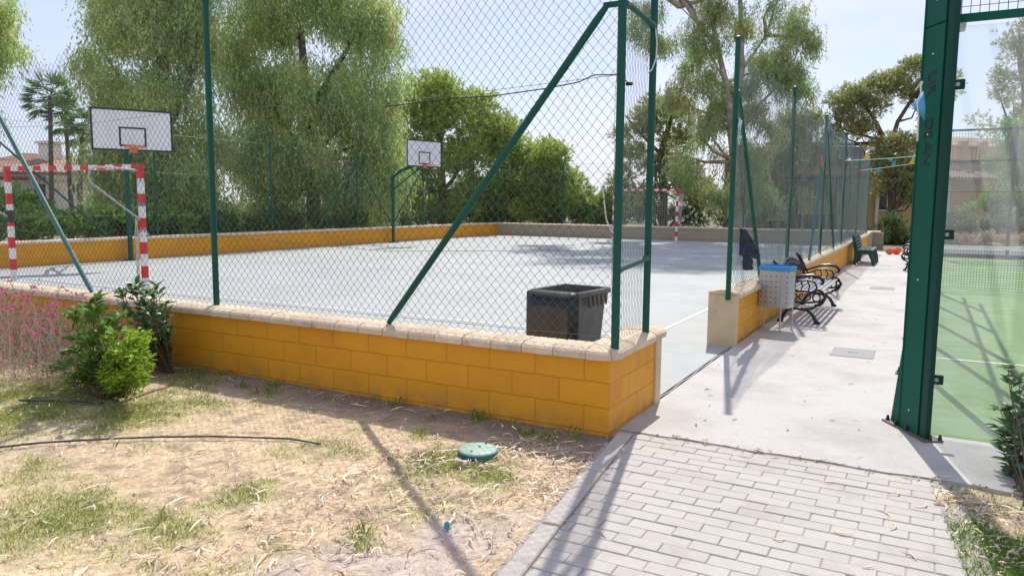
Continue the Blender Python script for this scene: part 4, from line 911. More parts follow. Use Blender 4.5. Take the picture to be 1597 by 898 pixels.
# far end of the enclosure
g = MB()
fe = thing('padel_enclosure', 'far end of the padel enclosure with dark posts and wire mesh seen through the glass', 'court enclosure', (0, 25.5, 0))
for x in (.1, 2.0, 4.0, 6.0, 7.95): g = MB(); g.box((x, 25.5, 1.83), (.08, .08, 3.66)); g.build('column', M['black'], fe)
g = MB(); g.box((4.02, 25.5, 3.66), (7.9, .05, .05)); g.box((4.02, 25.5, 2.78), (7.9, .05, .05)); g.box((4.02, 25.5, 1.9), (7.9, .03, .03)); g.box((4.02, 25.5, .06), (7.9, .06, .10)); g.build('rail', M['black'], fe)
grid('mesh', (.1, 25.5), (1, 0), 7.8, 1.9, 3.64, .075, .0035, M['wire'], fe)
# net across the middle
pn_ = thing('padel_net', 'low dark net with a white band across the green padel court', 'net', (4, 15.5, 0))
grid('net', (.12, 15.5), (1, 0), 7.7, .03, .76, .045, .0025, M['net_dark'], pn_)
g = MB(); g.box((4, 15.5, .775), (7.8, .012, .06)); g.build('band', M['white'], pn_)
for x in (.13, 7.87): g = MB(); g.tube([(x, 15.5, 0), (x, 15.5, .85)], .03, 10); g.build('net_post', M['padel_dark'], pn_)
# floodlight on the side
t = thing('floodlight', 'small grey floodlight fixed beside the green column under the sky', 'lamp', (.12, 7.3, 2.95))
g = MB(); g.box((.0, 0, 0), (.10, .22, .05), bev=.01); g.build('housing', M['galv'], t, W=False); g = MB(); g.tube([(-.06, 0, -.10), (-.02, 0, .03), (.05, 0, .05)], .014, 8); g.build('bracket', M['bolt'], t, W=False)
# blue pennant on the column
t = thing('pennant', 'light blue triangular pennant knotted to the lettered green column', 'pennant', DP(.30, .02, 2.05))
p1, p2, p3 = P(1449, 143, y=5.46), P(1431, 166, y=5.52), P(1451, 190, y=5.44)
off = np.array([-.03, -.04, 0])
g = MB(); mid = (p1+p2+p3)/3+off*1.3
g.add([tuple(p1+off), tuple(p2+off), tuple(p3+off), tuple(mid), tuple((p1+p2)/2+off*1.1), tuple((p1+p3)/2+off*.8)], [(0, 4, 3), (4, 1, 3), (1, 2, 3), (2, 5, 3), (5, 0, 3)]); o = g.build('cloth', M['flag_blue'], t, smooth=True); md = o.modifiers.new('t', 'SOLIDIFY'); md.thickness = .002
g = MB(); q1, q2, q3 = P(1447, 128, y=5.46)+off, P(1445, 145, y=5.46)+off, P(1436, 142, y=5.48)+off; g.tube([q1, (q1+q2)/2+off*.2, q2], .006, 5); g.tube([q1+off*.1, q3], .004, 5)
r1, r2, r3 = P(1441, 180, y=5.47)+off, P(1440, 200, y=5.47)+off, P(1439, 221, y=5.47)+off; g.tube([r1, r2, r3], .006, 5); g.tube([r1, P(1436, 190, y=5.47)+off], .005, 5); g.tube([q2, (q2+r1)/2+off*.5, r1], .004, 5); g.build('tie', M['cord'], t)

# two crumpled orange bags on the ground by the hedge
for k, (px_, s_, lb_) in enumerate(((1387, .12, 'smaller crumpled orange plastic bag under the hedge at the end of the walkway'), (1398, .14, 'larger crumpled orange plastic bag under the hedge at the end of the walkway'))):
    c = P(px_, 397, z=0); g = MB(); nu, nv = 14, 8; VV = []
    for j in range(nv+1):
        for i in range(nu):
            ph, th = math.pi*j/nv, 2*math.pi*i/nu; r_ = s_*(.75+.35*random.random()); VV.append((c[0]+r_*math.sin(ph)*math.cos(th), c[1]+.5*r_*math.sin(ph)*math.sin(th), s_*.75+.75*r_*math.cos(ph)))
    g.add(VV, [(j*nu+i, j*nu+(i+1) % nu, (j+1)*nu+(i+1) % nu, (j+1)*nu+i) for j in range(nv) for i in range(nu)]); o = g.build('plastic_bag', M['orange']); tag(o, lb_, 'bag')

# ============================================================ BUILDINGS BEHIND
def facade(name, label, cat, A, B, depth, z1, mwall, wins=(), z0=-.1):
    """a box building whose front runs A->B (seen side); wins = (u0, z0, u1, z1, frame, pane)"""
    A, B = np.array(A[:2]), np.array(B[:2]); L = np.linalg.norm(B-A); u = (B-A)/L; nb = np.array([-u[1], u[0]]); nb = nb if nb@(A) > 0 else -nb
    t = thing(name, label, cat, (A[0], A[1], 0)); g = MB()
    q_ = [A, B, B+nb*depth, A+nb*depth]; vs = [(*p, z0) for p in q_]+[(*p, z1) for p in q_]
    g.add(vs, [(3, 2, 1, 0), (4, 5, 6, 7), (0, 1, 5, 4), (1, 2, 6, 5), (2, 3, 7, 6), (3, 0, 4, 7)]); g.build('wall', mwall, t)
    def pt(U, off, z): p = A+u*U-nb*off; return (p[0], p[1], z)
    def slab(g, U0, U1, o0, o1, za, zb):
        vs = [pt(U0, o0, za), pt(U1, o0, za), pt(U1, o1, za), pt(U0, o1, za), pt(U0, o0, zb), pt(U1, o0, zb), pt(U1, o1, zb), pt(U0, o1, zb)]
        g.add(vs, [(0, 1, 2, 3), (4, 7, 6, 5), (0, 4, 5, 1), (1, 5, 6, 2), (2, 6, 7, 3), (3, 7, 4, 0)])
    for (u0, za, u1, zb, mf, mp_) in wins:
        g = MB(); f = .07
        slab(g, u0, u1, -.05, .05, za, za+f); slab(g, u0, u1, -.05, .05, zb-f, zb); slab(g, u0, u0+f, -.05, .05, za+f, zb-f); slab(g, u1-f, u1, -.05, .05, za+f, zb-f)
        if u1-u0 > .9: slab(g, (u0+u1)/2-f/2, (u0+u1)/2+f/2, -.05, .045, za+f, zb-f)
        fr_ = g.build('window', mf, t); g = MB(); slab(g, u0+f, u1-f, -.02, .015, za+f, zb-f); g.build('pane', mp_, fr_)
    t['_L'] = L
    return t, pt, slab, L
def ux(A, B, px_, D=None):      # how far along A->B a pixel column falls
    A, B = np.array(A[:2]), np.array(B[:2]); L = np.linalg.norm(B-A); best = min(range(601), key=lambda k: abs(projx([*(A+(B-A)*k/600), 2.0])-px_)); return L*best/600
def zz(py_, px_, D): return CH-( (py_-449)/F*AU[2]*-1*-1 - 0)*0 + (AF+AR*(px_-798.5)/F-AU*(py_-449)/F)[2]*D
def tiles(g, pts_eave, pts_ridge, n):
    """tiled slope as half-round rows"""
    e0, e1 = map(Vector, pts_eave); r0, r1 = map(Vector, pts_ridge); vs = []; fs = []
    up = (e1-e0).cross(r0-e0).normalized(); up = up if up.z > 0 else -up
    for k in range(2*n+1):
        f = k/(2*n); o = up*(.07 if k % 2 else 0); vs += [e0.lerp(e1, f)+o, r0.lerp(r1, f)+o]
    for k in range(2*n): fs.append((2*k, 2*k+2, 2*k+3, 2*k+1))
    vs += [e0-up*.1, e1-up*.1, r1-up*.1, r0-up*.1]; b = len(vs); fs += [(b-4, b-1, b-2, b-3), (b-4, b-3, 2*2*n, 0), (0, 1, b-1, b-4), (b-3, b-2, 4*n+1, 4*n)]
    g.add(vs, fs)
# cream house at the left
D = 48; A, B = P(-70, 316, D=D), P(182, 316, D=D+1.5)
dz = lambda py_, DD=48.5: CH+(315-py_)/F*DD
U = lambda p: ux(A, B, p)
t, pt, slab, L = facade('cream_house', 'cream house with tiled roof and dark red pergola behind the left goal', 'house', A, B, 8, dz(275), M['house'],
    [(U(106), dz(306), U(131), dz(290), M['house_white'], M['pane']), (U(54), dz(317), U(71), dz(292), M['wood_red'], M['pane'])])
g = MB(); e0, e1 = pt(-.6, .5, dz(274)), pt(L+.6, .5, dz(274)); r0, r1 = pt(2.5, -4, dz(240)), pt(L-1.5, -4, dz(247)); tiles(g, (e0, e1), (r0, r1), 34)
g.add([e0, pt(-.6, -8.5, dz(274)), r0, e1, pt(L+.6, -8.5, dz(274)), r1], [(0, 2, 1), (3, 4, 5), (1, 2, 5, 4)]); rf = g.build('roof', M['roof_tile'], t)
g = MB(); c = pt(U(50), -3, 0); g.box((c[0], c[1], dz(240)), (1.0, 1.0, 1.2)); g.box((c[0], c[1], dz(240)+.7), (1.3, 1.3, .16)); g.build('chimney', M['house'], rf)
g = MB(); slab(g, -.3, L+.3, 0, .22, dz(285), dz(277)); g.build('cornice', M['house'], t)
g = MB()
for k in range(16): slab(g, U(14)+k*.15, U(14)+k*.15+.08, .2, 1.9, dz(285)-.02, dz(281))
slab(g, U(10), U(64), 1.75, 1.85, dz(287), dz(284)); g.build('pergola', M['wood_red'], t)
g = MB(); slab(g, U(29), U(39), 1.6, 1.9, 0, dz(287)); slab(g, U(0)-2, U(78), 1.9, 2.05, 0, dz(318)); g.build('terrace_wall', M['house_white'], t)
# dark red building far right
A, B = P(1195, 320, D=44), P(1345, 320, D=44); dz = lambda py_, DD=44: CH+(326.5-py_)/F*DD; U = lambda p: ux(A, B, p)
t, pt, slab, L = facade('red_building', 'dark red building with white windows, tiled awning and green shutter behind the walkway fence', 'building', A, B, 9, dz(237), M['brick_red'],
    [(U(1246), dz(260), U(1260), dz(241), M['house_white'], M['pane']), (U(1305), dz(256), U(1321), dz(240), M['house_white'], M['pane'])])
g = MB(); slab(g, -.2, L+.2, 0, .35, dz(236), dz(232)); g.build('parapet', M['brick_red'], t)
g = MB(); slab(g, U(1268), U(1279), .05, .35, dz(261), dz(250)); ac = g.build('air_conditioner', M['house_white'], t); g = MB(); c = pt((U(1268)+U(1279))/2, .36, dz(255.5)); g.tube([c, pt((U(1268)+U(1279))/2, .37, dz(255.5))], .13, 14); g.build('fan_grille', M['bolt'], ac)
g = MB(); tiles(g, (pt(-.5, 1.6, dz(282)), pt(L+.3, 1.6, dz(282))), (pt(-.5, .0, dz(268)), pt(L+.3, .0, dz(268))), 30); g.build('awning', M['terracotta'], t)
g = MB(); slab(g, U(1238), U(1292), .05, .12, dz(318), dz(290)); slab(g, U(1200), U(1222), .05, .12, dz(318), dz(292)); g.build('shutter', M['shutter'], t)
g = MB(); slab(g, U(1196), U(1232), .125, .30, dz(352), dz(322)); slab(g, U(1225), U(1345), .125, .4, dz(342), dz(319)); g.build('low_wall', M['house_yellow'], t)
g = MB(); slab(g, U(1228), U(1238), .05, .3, dz(318.5), dz(262)); slab(g, U(1292), U(1300), .05, .3, dz(318.5), dz(284)); g.build('pilaster', M['house_yellow'], t)
g = MB(); slab(g, U(1200), U(1345), .42, .6, dz(291), dz(289)); g.build('gutter', M['house_white'], t)
# ochre shop front between the pines
A, B = P(1352, 320, D=40), P(1450, 320, D=40); dz = lambda py_, DD=40: CH+(327-py_)/F*DD; U = lambda p: ux(A, B, p)
t, pt, slab, L = facade('yellow_building', 'ochre building with a glazed white door below the dark pine', 'building', A, B, 6, dz(284), M['house_yellow'],
    [(U(1369), dz(336), U(1385), dz(303), M['house_white'], M['pane']), (U(1400), dz(322), U(1425), dz(300), M['house_white'], M['pane'])])
g = MB(); slab(g, U(1365), U(1369), .05, .18, 0, dz(300)); slab(g, U(1385.5), U(1392), .05, .2, 0, dz(302)); g.build('pilaster', M['house_white'], t)
g = MB(); slab(g, -.3, L+.3, 0.001, .5, dz(289), dz(282.5)); g.build('cornice', M['wood_red'], t)
# house beyond the padel court
A, B = P(1440, 320, D=46), P(1680, 320, D=50); dz = lambda py_, DD=47: CH+(328.5-py_)/F*DD; U = lambda p: ux(A, B, p)
t, pt, slab, L = facade('terraced_house', 'white house with tiled porch and ochre balustrade seen through the padel glass', 'house', A, B, 8, dz(262), M['house_white'],
    [(U(1492)+k*1.0, dz(318), U(1492)+k*1.0+.7, dz(294), M['house_yellow'], M['pane']) for k in (0, 1.4, 2.8)])
g = MB(); tiles(g, (pt(-.3, 2.2, dz(288)), pt(L, 2.2, dz(288))), (pt(-.3, .02, dz(262)), pt(L, .02, dz(262))), 46); g.build('porch_roof', M['roof_tile'], t)
g = MB(); slab(g, 0, L, .0, .25, dz(261.5), dz(258)); slab(g, 0, L, .0, .25, dz(240), dz(237))
for k in range(int(L/.30)): slab(g, k*.30, k*.30+.14, .05, .2, dz(258), dz(240))
for p_ in (1487, 1518, 1560): slab(g, U(p_), U(p_)+.55, -.02, .30, dz(262), dz(230))
g.build('balustrade', M['balustrade'], t)
g = MB(); slab(g, U(1482), U(1494), .0, 2.1, 0, dz(289)); slab(g, U(1545), U(1553), 1.8, 2.1, 0, dz(289)); g.build('porch_column', M['house_yellow'], t)
g = MB(); tiles(g, (pt(U(1500), -2.5, dz(240)), pt(L+2, -2.5, dz(240))), (pt(U(1545), -6, dz(208)), pt(L+2, -6, dz(208))), 40)
g.add([pt(U(1500), -2.5, dz(240)), pt(U(1500), -9, dz(240)), pt(U(1545), -6, dz(208))], [(0, 1, 2)]); rf = g.build('roof', M['roof_tile'], t)
g = MB(); slab(g, U(1520), U(1526), -3.6, -3.0, dz(232), dz(200)); slab(g, U(1518), U(1528), -3.8, -2.8, dz(200), dz(197)); g.build('chimney', M['house_white'], rf)
# low white wall and kerb beyond the turf
g = MB(); g.box((6, 27.5, .05), (11.5, .25, .22)); o = g.build('low_wall', M['house_white']); tag(o, 'low white kerb wall beyond the far end of the padel turf', 'wall')

# ============================================================ TREES AND PLANTS
def rhomb(Pn, dirs, L, Wd):
    n = len(Pn); dirs = dirs/np.linalg.norm(dirs, axis=1)[:, None]; rv = rng.normal(size=(n, 3)); sd_ = np.cross(dirs, rv); sd_ /= np.linalg.norm(sd_, axis=1)[:, None]+1e-9
    L = np.broadcast_to(L, n)[:, None]; Wd = np.broadcast_to(Wd, n)[:, None]
    V = np.stack([Pn, Pn+dirs*L*.45+sd_*Wd*.5, Pn+dirs*L, Pn+dirs*L*.45-sd_*Wd*.5], 1); return V.reshape(-1, 3)
def ball(n, p=.45):
    v = rng.normal(size=(n, 3)); v /= np.linalg.norm(v, axis=1)[:, None]; return v*(rng.random(n)**p)[:, None]
def crown_pts(blobs_, n, D):
    """clump centres in image-described lumps (px, py, rx, ry, dD) at real distances"""
    ws = np.array([b[2]*b[3] for b in blobs_], float); cnt = np.maximum(1, (n*ws/ws.sum()).astype(int)); o = []; ax = []
    for (px_, py_, rx, ry, *dd), c in zip(blobs_, cnt):
        DD = D+(dd[0] if dd and abs(dd[0]) < 15 else 0)
        if dd and dd[0] <= -15: DD = float((P(px_, 316, x=dd[0])-np.array([0, 0, CH]))@AF)
        ctr = P(px_, py_, D=DD); k = DD/F; nb_ = max(1, c//4); bc = ball(nb_, .40)*.85; q_ = bc[rng.integers(nb_, size=c)]+ball(c, .6)*np.array([.36, .36, .26])*(1.0 if c > 5 else 2)
        fx, fy = AF.copy(), AR.copy(); fx[2] = 0; fx /= np.linalg.norm(fx)
        o.append(ctr+q_[:, :1]*AR*rx*k+q_[:, 1:2]*fx*min(rx, ry)*1.1*k+q_[:, 2:]*np.array([0, 0, 1])*ry*k)
    return np.concatenate(o)
def grow(style, cl, nper, rc, Lf, Wf):
    n = len(cl)
    if style == 'weep':
        S_ = nper; K = 9; c = np.repeat(cl, S_, 0)+ball(n*S_, .5)*rc; N_ = len(c)
        a = rng.uniform(0, 6.28, N_); hd = np.stack([np.cos(a), np.sin(a), np.zeros(N_)], -1)*rng.uniform(.1, .55, N_)[:, None]
        ln = rng.uniform(.4, 1.2, N_)*rc*1.15; t = (np.arange(K)+.5)/K
        pts = c[:, None]+hd[:, None]*1.6*ln[:, None, None]*(t[None, :, None]**.6)+np.array([0, 0, -1])*ln[:, None, None]*(t[None, :, None]**1.6)+rng.normal(0, .045, (N_, K, 3))
        d = hd[:, None]*.6+np.array([0, 0, -1])*(.4+t[None, :, None])+rng.normal(0, .35, (N_, K, 3))
        m = N_*K; return rhomb(pts.reshape(-1, 3), d.reshape(-1, 3), Lf*rng.uniform(.6, 1.3, m), Wf*rng.uniform(.6, 1.3, m))
    if style == 'pine':
        T_ = max(6, nper//14); q_ = ball(n*T_, .25); c = np.repeat(cl, T_, 0)+q_*rc*np.array([1, 1, .75]); N_ = len(c); K = 14
        outd = q_*1.0+np.array([0, 0, .55]); outd /= np.linalg.norm(outd, axis=1)[:, None]
        d = outd[:, None]+rng.normal(0, .55, (N_, K, 3)); p_ = c[:, None]+outd[:, None]*rng.uniform(-.10, .10, (N_, K, 1))
        m = N_*K; return rhomb(np.broadcast_to(p_, (N_, K, 3)).reshape(-1, 3), d.reshape(-1, 3), Lf*rng.uniform(.6, 1.2, m), Wf)
    S_ = max(3, nper//8); K = 8; c = np.repeat(cl, S_, 0)+ball(n*S_, .5)*rc; N_ = len(c)     # 'euc' : drooping sprays
    a = rng.uniform(0, 6.28, N_); hd = np.stack([np.cos(a), np.sin(a), np.zeros(N_)], -1)*.5; ln = rng.uniform(.25, .6, N_)*rc; t = (np.arange(K)+.5)/K
    pts = c[:, None]+hd[:, None]*ln[:, None, None]*t[None, :, None]+np.array([0, 0, -1.0])*ln[:, None, None]*(t[None, :, None]**1.6)*1.3
    d = hd[:, None]*.5+np.array([0, 0, -1.0])*.8+rng.normal(0, .4, (N_, K, 3)); m = N_*K
    return rhomb(pts.reshape(-1, 3), d.reshape(-1, 3), Lf*rng.uniform(.6, 1.3, m), Wf*rng.uniform(.7, 1.2, m))
def tree(name, label, D, base_px, limbs, blobs_, style, nclump, nper, rc, Lf, Wf, leafm, barkm, group=None, tr=.2, nlimb=14, cat='tree'):
    gp = P(base_px, 330, D=D); gp[2] = 0
    t = thing(name, label, cat, tuple(gp), group=group); cl = crown_pts(blobs_, nclump, D)
    V = grow(style, cl, nper, rc, Lf, Wf); npmesh('crown', V, np.arange(len(V)).reshape(-1, 4), leafm, t)
    g = MB()
    paths = []
    for L_ in limbs:
        pts = [gp-np.array([0, 0, .1])] if L_[0] is None else []
        rs = []
        for q_ in L_:
            if q_ is None: rs.append(tr*1.25); continue
            pts.append(P(q_[0], q_[1], D=D+(q_[3] if len(q_) > 3 else 0))); rs.append(q_[2])
        g.tube(pts, rs, 9); paths.append(pts)
    allp = np.array([p for pp in paths for p in pp])
    for k in range(nlimb):
        c = cl[rng.integers(len(cl))]; low = allp[allp[:, 2] < c[2]-.1]
        if len(low) == 0: continue
        s_ = low[np.argmin(np.linalg.norm(low-c, axis=1)*(.6+.8*rng.random(len(low))))]; m_ = (s_+c)/2+rng.normal(0, .2, 3)+np.array([0, 0, -.15]); L3 = np.linalg.norm(c-s_)
        r0 = min(.25*tr+.012*L3, tr*.5); g.tube([s_, s_*.6+m_*.4+rng.normal(0, .05, 3), m_, m_*.4+c*.6+rng.normal(0, .08, 3), c], [r0, r0*.8, r0*.6, r0*.4, r0*.15], 6)
    g.build('trunk', barkm, t, smooth=True); return t
# two big weeping gums behind the left wall
tree('weeping_tree', 'large feathery weeping tree left of the green post, behind the nearer basketball board', 25.5, 262, [(None, (258, 300, .2), (262, 200, .17), (250, 90, .12), (240, -40, .06)), ((262, 200, .13), (300, 120, .10), (320, 10, .06)), ((258, 260, .12), (210, 160, .08), (160, 80, .03))],
     [(235, 30, 75, 70), (170, 55, 38, 30), (295, 30, 45, 80), (200, 150, 60, 60), (150, 95, 26, 26), (270, 170, 70, 70), (180, 240, 50, 60, -1), (250, 270, 80, 60), (310, 260, 60, 70, 1), (170, 310, 40, 40), (290, -70, 110, 70), (190, -30, 50, 50), (330, 330, 60, 30)], 'weep', 900, 17, .62, .17, .042, M['leaf_weep'], M['bark'], 'big weeping trees', .22)
tree('weeping_tree', 'largest weeping tree filling the space between the green post and the second basketball board', 30, 490, [(None, (488, 290, .24), (480, 180, .2), (470, 60, .14), (460, -60, .08)), ((480, 180, .15), (540, 80, .10), (575, -10, .06)), ((485, 250, .14), (420, 170, .09), (385, 110, .04))],
     [(430, 20, 70, 75), (530, 10, 80, 70), (590, 40, 42, 60), (400, 140, 65, 60), (480, 150, 90, 75), (570, 150, 62, 85), (400, 250, 65, 65, -1), (480, 260, 90, 70), (570, 270, 62, 70), (600, 220, 36, 60), (430, 325, 90, 30), (560, 330, 70, 28), (480, -90, 150, 70), (360, 60, 45, 60)], 'weep', 1250, 17, .70, .19, .046, M['leaf_weep'], M['bark'], 'big weeping trees', .26)
tree('weeping_tree', 'yellowish weeping foliage branch of a tree reaching in at the far left edge', 20, -90, [(None, (-85, 250, .16), (-70, 120, .12), (-40, 30, .06), (0, 50, .02))],
     [(-20, 30, 40, 35), (0, 75, 26, 30), (-60, 80, 60, 70), (-90, 0, 80, 60), (8, 20, 20, 22), (-10, 110, 22, 14), (-30, 170, 20, 20)], 'weep', 260, 16, .42, .14, .034, M['leaf_weep'], M['bark'], None, .16)
# pines in the middle
tree('pine_tree', 'tall dense bright green pine behind the farther basketball board', 37, 690, [(None, (690, 300, .2), (685, 200, .15), (680, 130, .08))],
     [(628, 160, 30, 45), (745, 180, 42, 40), (775, 215, 34, 34), (660, 160, 55, 50), (710, 170, 55, 50), (690, 135, 40, 28), (640, 210, 45, 50), (720, 230, 60, 50), (660, 280, 60, 45, -1), (740, 290, 60, 42), (690, 320, 90, 28), (610, 280, 40, 60), (760, 220, 30, 40)], 'pine', 620, 230, .66, .17, .040, M['leaf_pine'], M['bark'], 'round pines behind the court', .2)
tree('pine_tree', 'rounded pine between the tallest pine and the lowest one, right of the second board', 39, 800, [(None, (800, 300, .18), (790, 230, .1), (785, 200, .05))],
     [(830, 250, 40, 34), (785, 225, 40, 38), (800, 270, 48, 45), (760, 300, 50, 35), (810, 315, 55, 30), (785, 200, 18, 16), (820, 250, 22, 28)], 'pine', 340, 230, .62, .17, .040, M['leaf_pine'], M['bark'], 'round pines behind the court', .18)
tree('pine_tree', 'lower spreading pine nearest the corner fence post, with yellow green tufts', 38, 865, [(None, (865, 300, .16), (862, 250, .08), (860, 225, .04))],
     [(855, 240, 42, 24), (875, 265, 30, 26), (855, 290, 50, 30), (905, 318, 45, 22), (840, 325, 50, 20), (935, 330, 40, 20), (890, 300, 30, 24), (960, 320, 25, 25)], 'pine', 330, 230, .60, .17, .040, M['leaf_pine'], M['bark'], 'round pines behind the court', .16)
# the gum tree with a pale trunk
tree('gum_tree', 'tall gum tree with pale peeling trunk and hanging sprays behind the walkway fence', 35, 1152, [(None, (1150, 330, 0.265), (1146, 250, 0.226), (1140, 190, 0.203), (1132, 130, 0.140), (1118, 70, 0.117), (1105, 0, 0.101), (1095, -120, 0.078), (1090, -260, 0.055), (1080, -400, 0.023)), ((1140, 190, 0.156), (1157, 110, 0.125), (1156, 40, 0.109), (1152, -60, 0.086), (1160, -220, 0.070), (1170, -380, 0.031)), ((1118, 70, 0.062), (1090, 40, 0.039), (1060, 10, 0.023)), ((1157, 110, 0.070), (1195, 55, 0.055), (1212, 0, 0.047), (1225, -60, 0.023)), ((1132, 130, 0.062), (1102, 75, 0.047), (1085, 30, 0.031))],
     [(1095, 70, 40, 40), (1125, 150, 30, 40), (1230, 100, 36, 34), (1010, 10, 36, 30), (1030, 60, 34, 28), (985, 45, 20, 22), (1075, 60, 34, 34), (1070, 120, 40, 30), (1050, 160, 42, 26), (1120, 20, 45, 36), (1110, 110, 26, 24), (1180, 30, 44, 38), (1190, 90, 50, 40), (1240, 40, 42, 44), (1265, 70, 24, 30), (1225, 130, 34, 36), (1180, 160, 34, 40), (1210, 185, 30, 26), (1255, 125, 18, 30), (1100, 210, 40, 40), (1075, 250, 40, 40), (1150, 200, 25, 30), (1120, 300, 30, 45), (1180, 250, 40, 50), (1190, 310, 40, 28), (1150, -60, 120, 50), (1040, -50, 50, 40), (1100, -170, 130, 70), (1200, -190, 90, 70), (1000, -240, 70, 50), (1130, -300, 130, 80), (1060, -400, 90, 60), (1200, -400, 90, 60), (1130, -480, 80, 40), (950, -120, 50, 50), (1100, 160, 30, 20), (1165, 130, 26, 30)], 'weep', 1900, 13, .50, .18, .038, M['leaf_euc'], M['bark_pale'], None, .36, 60)
tree('pine_tree', 'sparse brownish pine left of the pale gum trunk behind the far goal', 38, 1035, [(None, (1035, 300, .2), (1030, 240, .16), (1045, 190, .12), (1060, 150, .06)), ((1030, 240, .1), (1000, 210, .07), (975, 180, .03))],
     [(1000, 190, 30, 24), (1030, 170, 32, 22), (1050, 215, 36, 24), (985, 235, 24, 18), (1020, 260, 34, 22), (1070, 290, 36, 40), (1015, 310, 32, 26), (975, 290, 22, 26), (1100, 320, 24, 24), (1060, 180, 22, 18), (975, 205, 18, 12)], 'pine', 420, 150, .55, .17, .034, M['leaf_brown'], M['bark'], None, .2, 26)
tree('pine_tree', 'open crowned pine right of the walkway fence with a forked dark trunk', 37, 1392, [(None, (1392, 330, .2), (1388, 260, .17), (1380, 220, .13), (1360, 180, .1), (1335, 150, .05)), ((1385, 240, .12), (1400, 190, .10), (1425, 150, .08), (1450, 120, .04)), ((1380, 220, .08), (1340, 210, .05), (1310, 200, .03))],
     [(1320, 150, 28, 22), (1350, 160, 30, 26), (1370, 130, 20, 20), (1400, 130, 34, 24), (1425, 105, 22, 20), (1440, 150, 26, 26), (1345, 195, 30, 20), (1310, 185, 20, 18), (1400, 225, 40, 18), (1420, 255, 34, 22), (1370, 255, 32, 18), (1395, 285, 40, 24), (1430, 300, 30, 28), (1375, 235, 24, 14), (1300, 215, 16, 16), (1470, 140, 22, 30), (1455, 200, 16, 14)], 'pine', 700, 140, .48, .15, .032, M['leaf_brown'], M['bark'], None, .2, 36)
tree('leafy_tree', 'grey green tree between the walkway fence and the dark red building', 39, 1240, [(None, (1240, 300, .16), (1235, 230, .1), (1225, 190, .04))],
     [(1225, 235, 36, 38), (1195, 270, 38, 50), (1290, 225, 24, 22), (1215, 300, 50, 26), (1250, 200, 26, 26), (1215, 310, 36, 25), (1265, 180, 20, 18), (1235, 180, 20, 20)], 'weep', 300, 14, .55, .18, .042, M['leaf_brown'], M['bark'], None, .16, 16)
tree('pine_tree', 'tall blue green pine behind the padel glass at the right edge', 44, 1600, [(None, (1602, 240, .24), (1598, 140, .18), (1590, 60, .08))],
     [(1580, 80, 34, 30), (1610, 60, 40, 40), (1560, 115, 24, 18), (1590, 140, 40, 36), (1550, 150, 18, 12), (1575, 190, 30, 20), (1525, 190, 18, 10), (1620, 180, 50, 60), (1540, 205, 16, 10)], 'pine', 200, 150, .6, .19, .035, M['leaf_brown'], M['bark'], None, .24, 24)
tree('leafy_tree', 'yellow green leafy tree before the white house behind the padel glass', 38, 1600, [(None, (1600, 280, .14), (1598, 210, .06))],
     [(1575, 215, 30, 28), (1600, 190, 30, 30), (1560, 240, 22, 18), (1600, 250, 36, 30), (1585, 275, 30, 20)], 'euc', 120, 130, .5, .17, .045, M['leaf_bright'], M['bark'], None, .14, 10)
tree('round_bush', 'round clipped green bush before the white house behind the padel glass', 36, 1548, [(None, (1548, 310, .08))],
     [(1548, 300, 22, 24), (1575, 310, 22, 26), (1530, 325, 26, 14), (1560, 330, 40, 14)], 'pine', 110, 150, .35, .09, .04, M['leaf_bright'], M['twig'], None, .08, 4, 'bush')
# a farther belt of trees that reads as one mass
V = []
for (a, b) in ((600, 1010), (-150, 240), (1180, 1700)):
    cl = crown_pts([(px_, 316+random.uniform(-6, 4), 30, random.uniform(12, 26)) for px_ in range(a, b, 26)], (b-a)//2, 62); V.append(grow('euc', cl, 90, 1.1, .42, .12))
V = np.concatenate(V); tag(npmesh('far_trees', V, np.arange(len(V)).reshape(-1, 4), M['leaf_dark']), 'dark belt of distant trees low on the horizon behind the court', 'trees', kind='stuff')
# hedges
def hedge(name, label, D, boxes, m, n, rc=.35, L=.10, Wd=.05, cat='hedge'):
    gp = P(boxes[0][0], 340, D=D); gp[2] = 0; t = thing(name, label, cat, tuple(gp)); cl = crown_pts(boxes, n, D); cl[:, 2] = np.maximum(cl[:, 2], .12); V = grow('pine', cl, 150, rc, L, Wd); npmesh('foliage', V, np.arange(len(V)).reshape(-1, 4), m, t)
    for k in range(6):
        g = MB(); c = cl[rng.integers(len(cl))]; g.tube([(c[0], c[1], -.1), (c[0]+.05, c[1], c[2]*.5), tuple(c)], [.03, .02, .008], 5); g.build('stem', M['twig'], t)
hedge('hedge', 'dark leafy hedge closing the far end of the walkway', 31, [(1375, 365, 26, 26), (1400, 358, 24, 30), (1425, 365, 26, 28), (1350, 375, 16, 16), (1450, 368, 24, 22), (1385, 385, 30, 14), (1430, 388, 30, 12)], M['leaf_dark'], 200, .3, .09, .04)
hedge('hedge', 'long dark hedge in front of the white house behind the padel glass', 34, [(1480+k*22, 348+(k % 2)*4, 22, 18) for k in range(12)], M['leaf_dark'], 200, .35, .10, .045)
hedge('dry_border', 'strip of pale dry plants behind the far end of the padel court', 31, [(1480+k*20, 375+(k % 3)*3, 20, 12) for k in range(12)], M['straw'], 150, .25, .12, .02, 'plants')
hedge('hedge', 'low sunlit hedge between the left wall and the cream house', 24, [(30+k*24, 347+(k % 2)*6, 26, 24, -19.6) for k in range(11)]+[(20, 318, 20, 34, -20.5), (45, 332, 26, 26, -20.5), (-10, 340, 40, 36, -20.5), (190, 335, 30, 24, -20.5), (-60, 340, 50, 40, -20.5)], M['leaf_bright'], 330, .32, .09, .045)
hedge('hedge', 'dark evergreen hedge in deep shade below the weeping trees', 22.5, [(130+k*30, 352+(k % 2)*6-k*.6, 28, 18, -19.6) for k in range(19)], M['leaf_dark'], 260, .35, .10, .04)
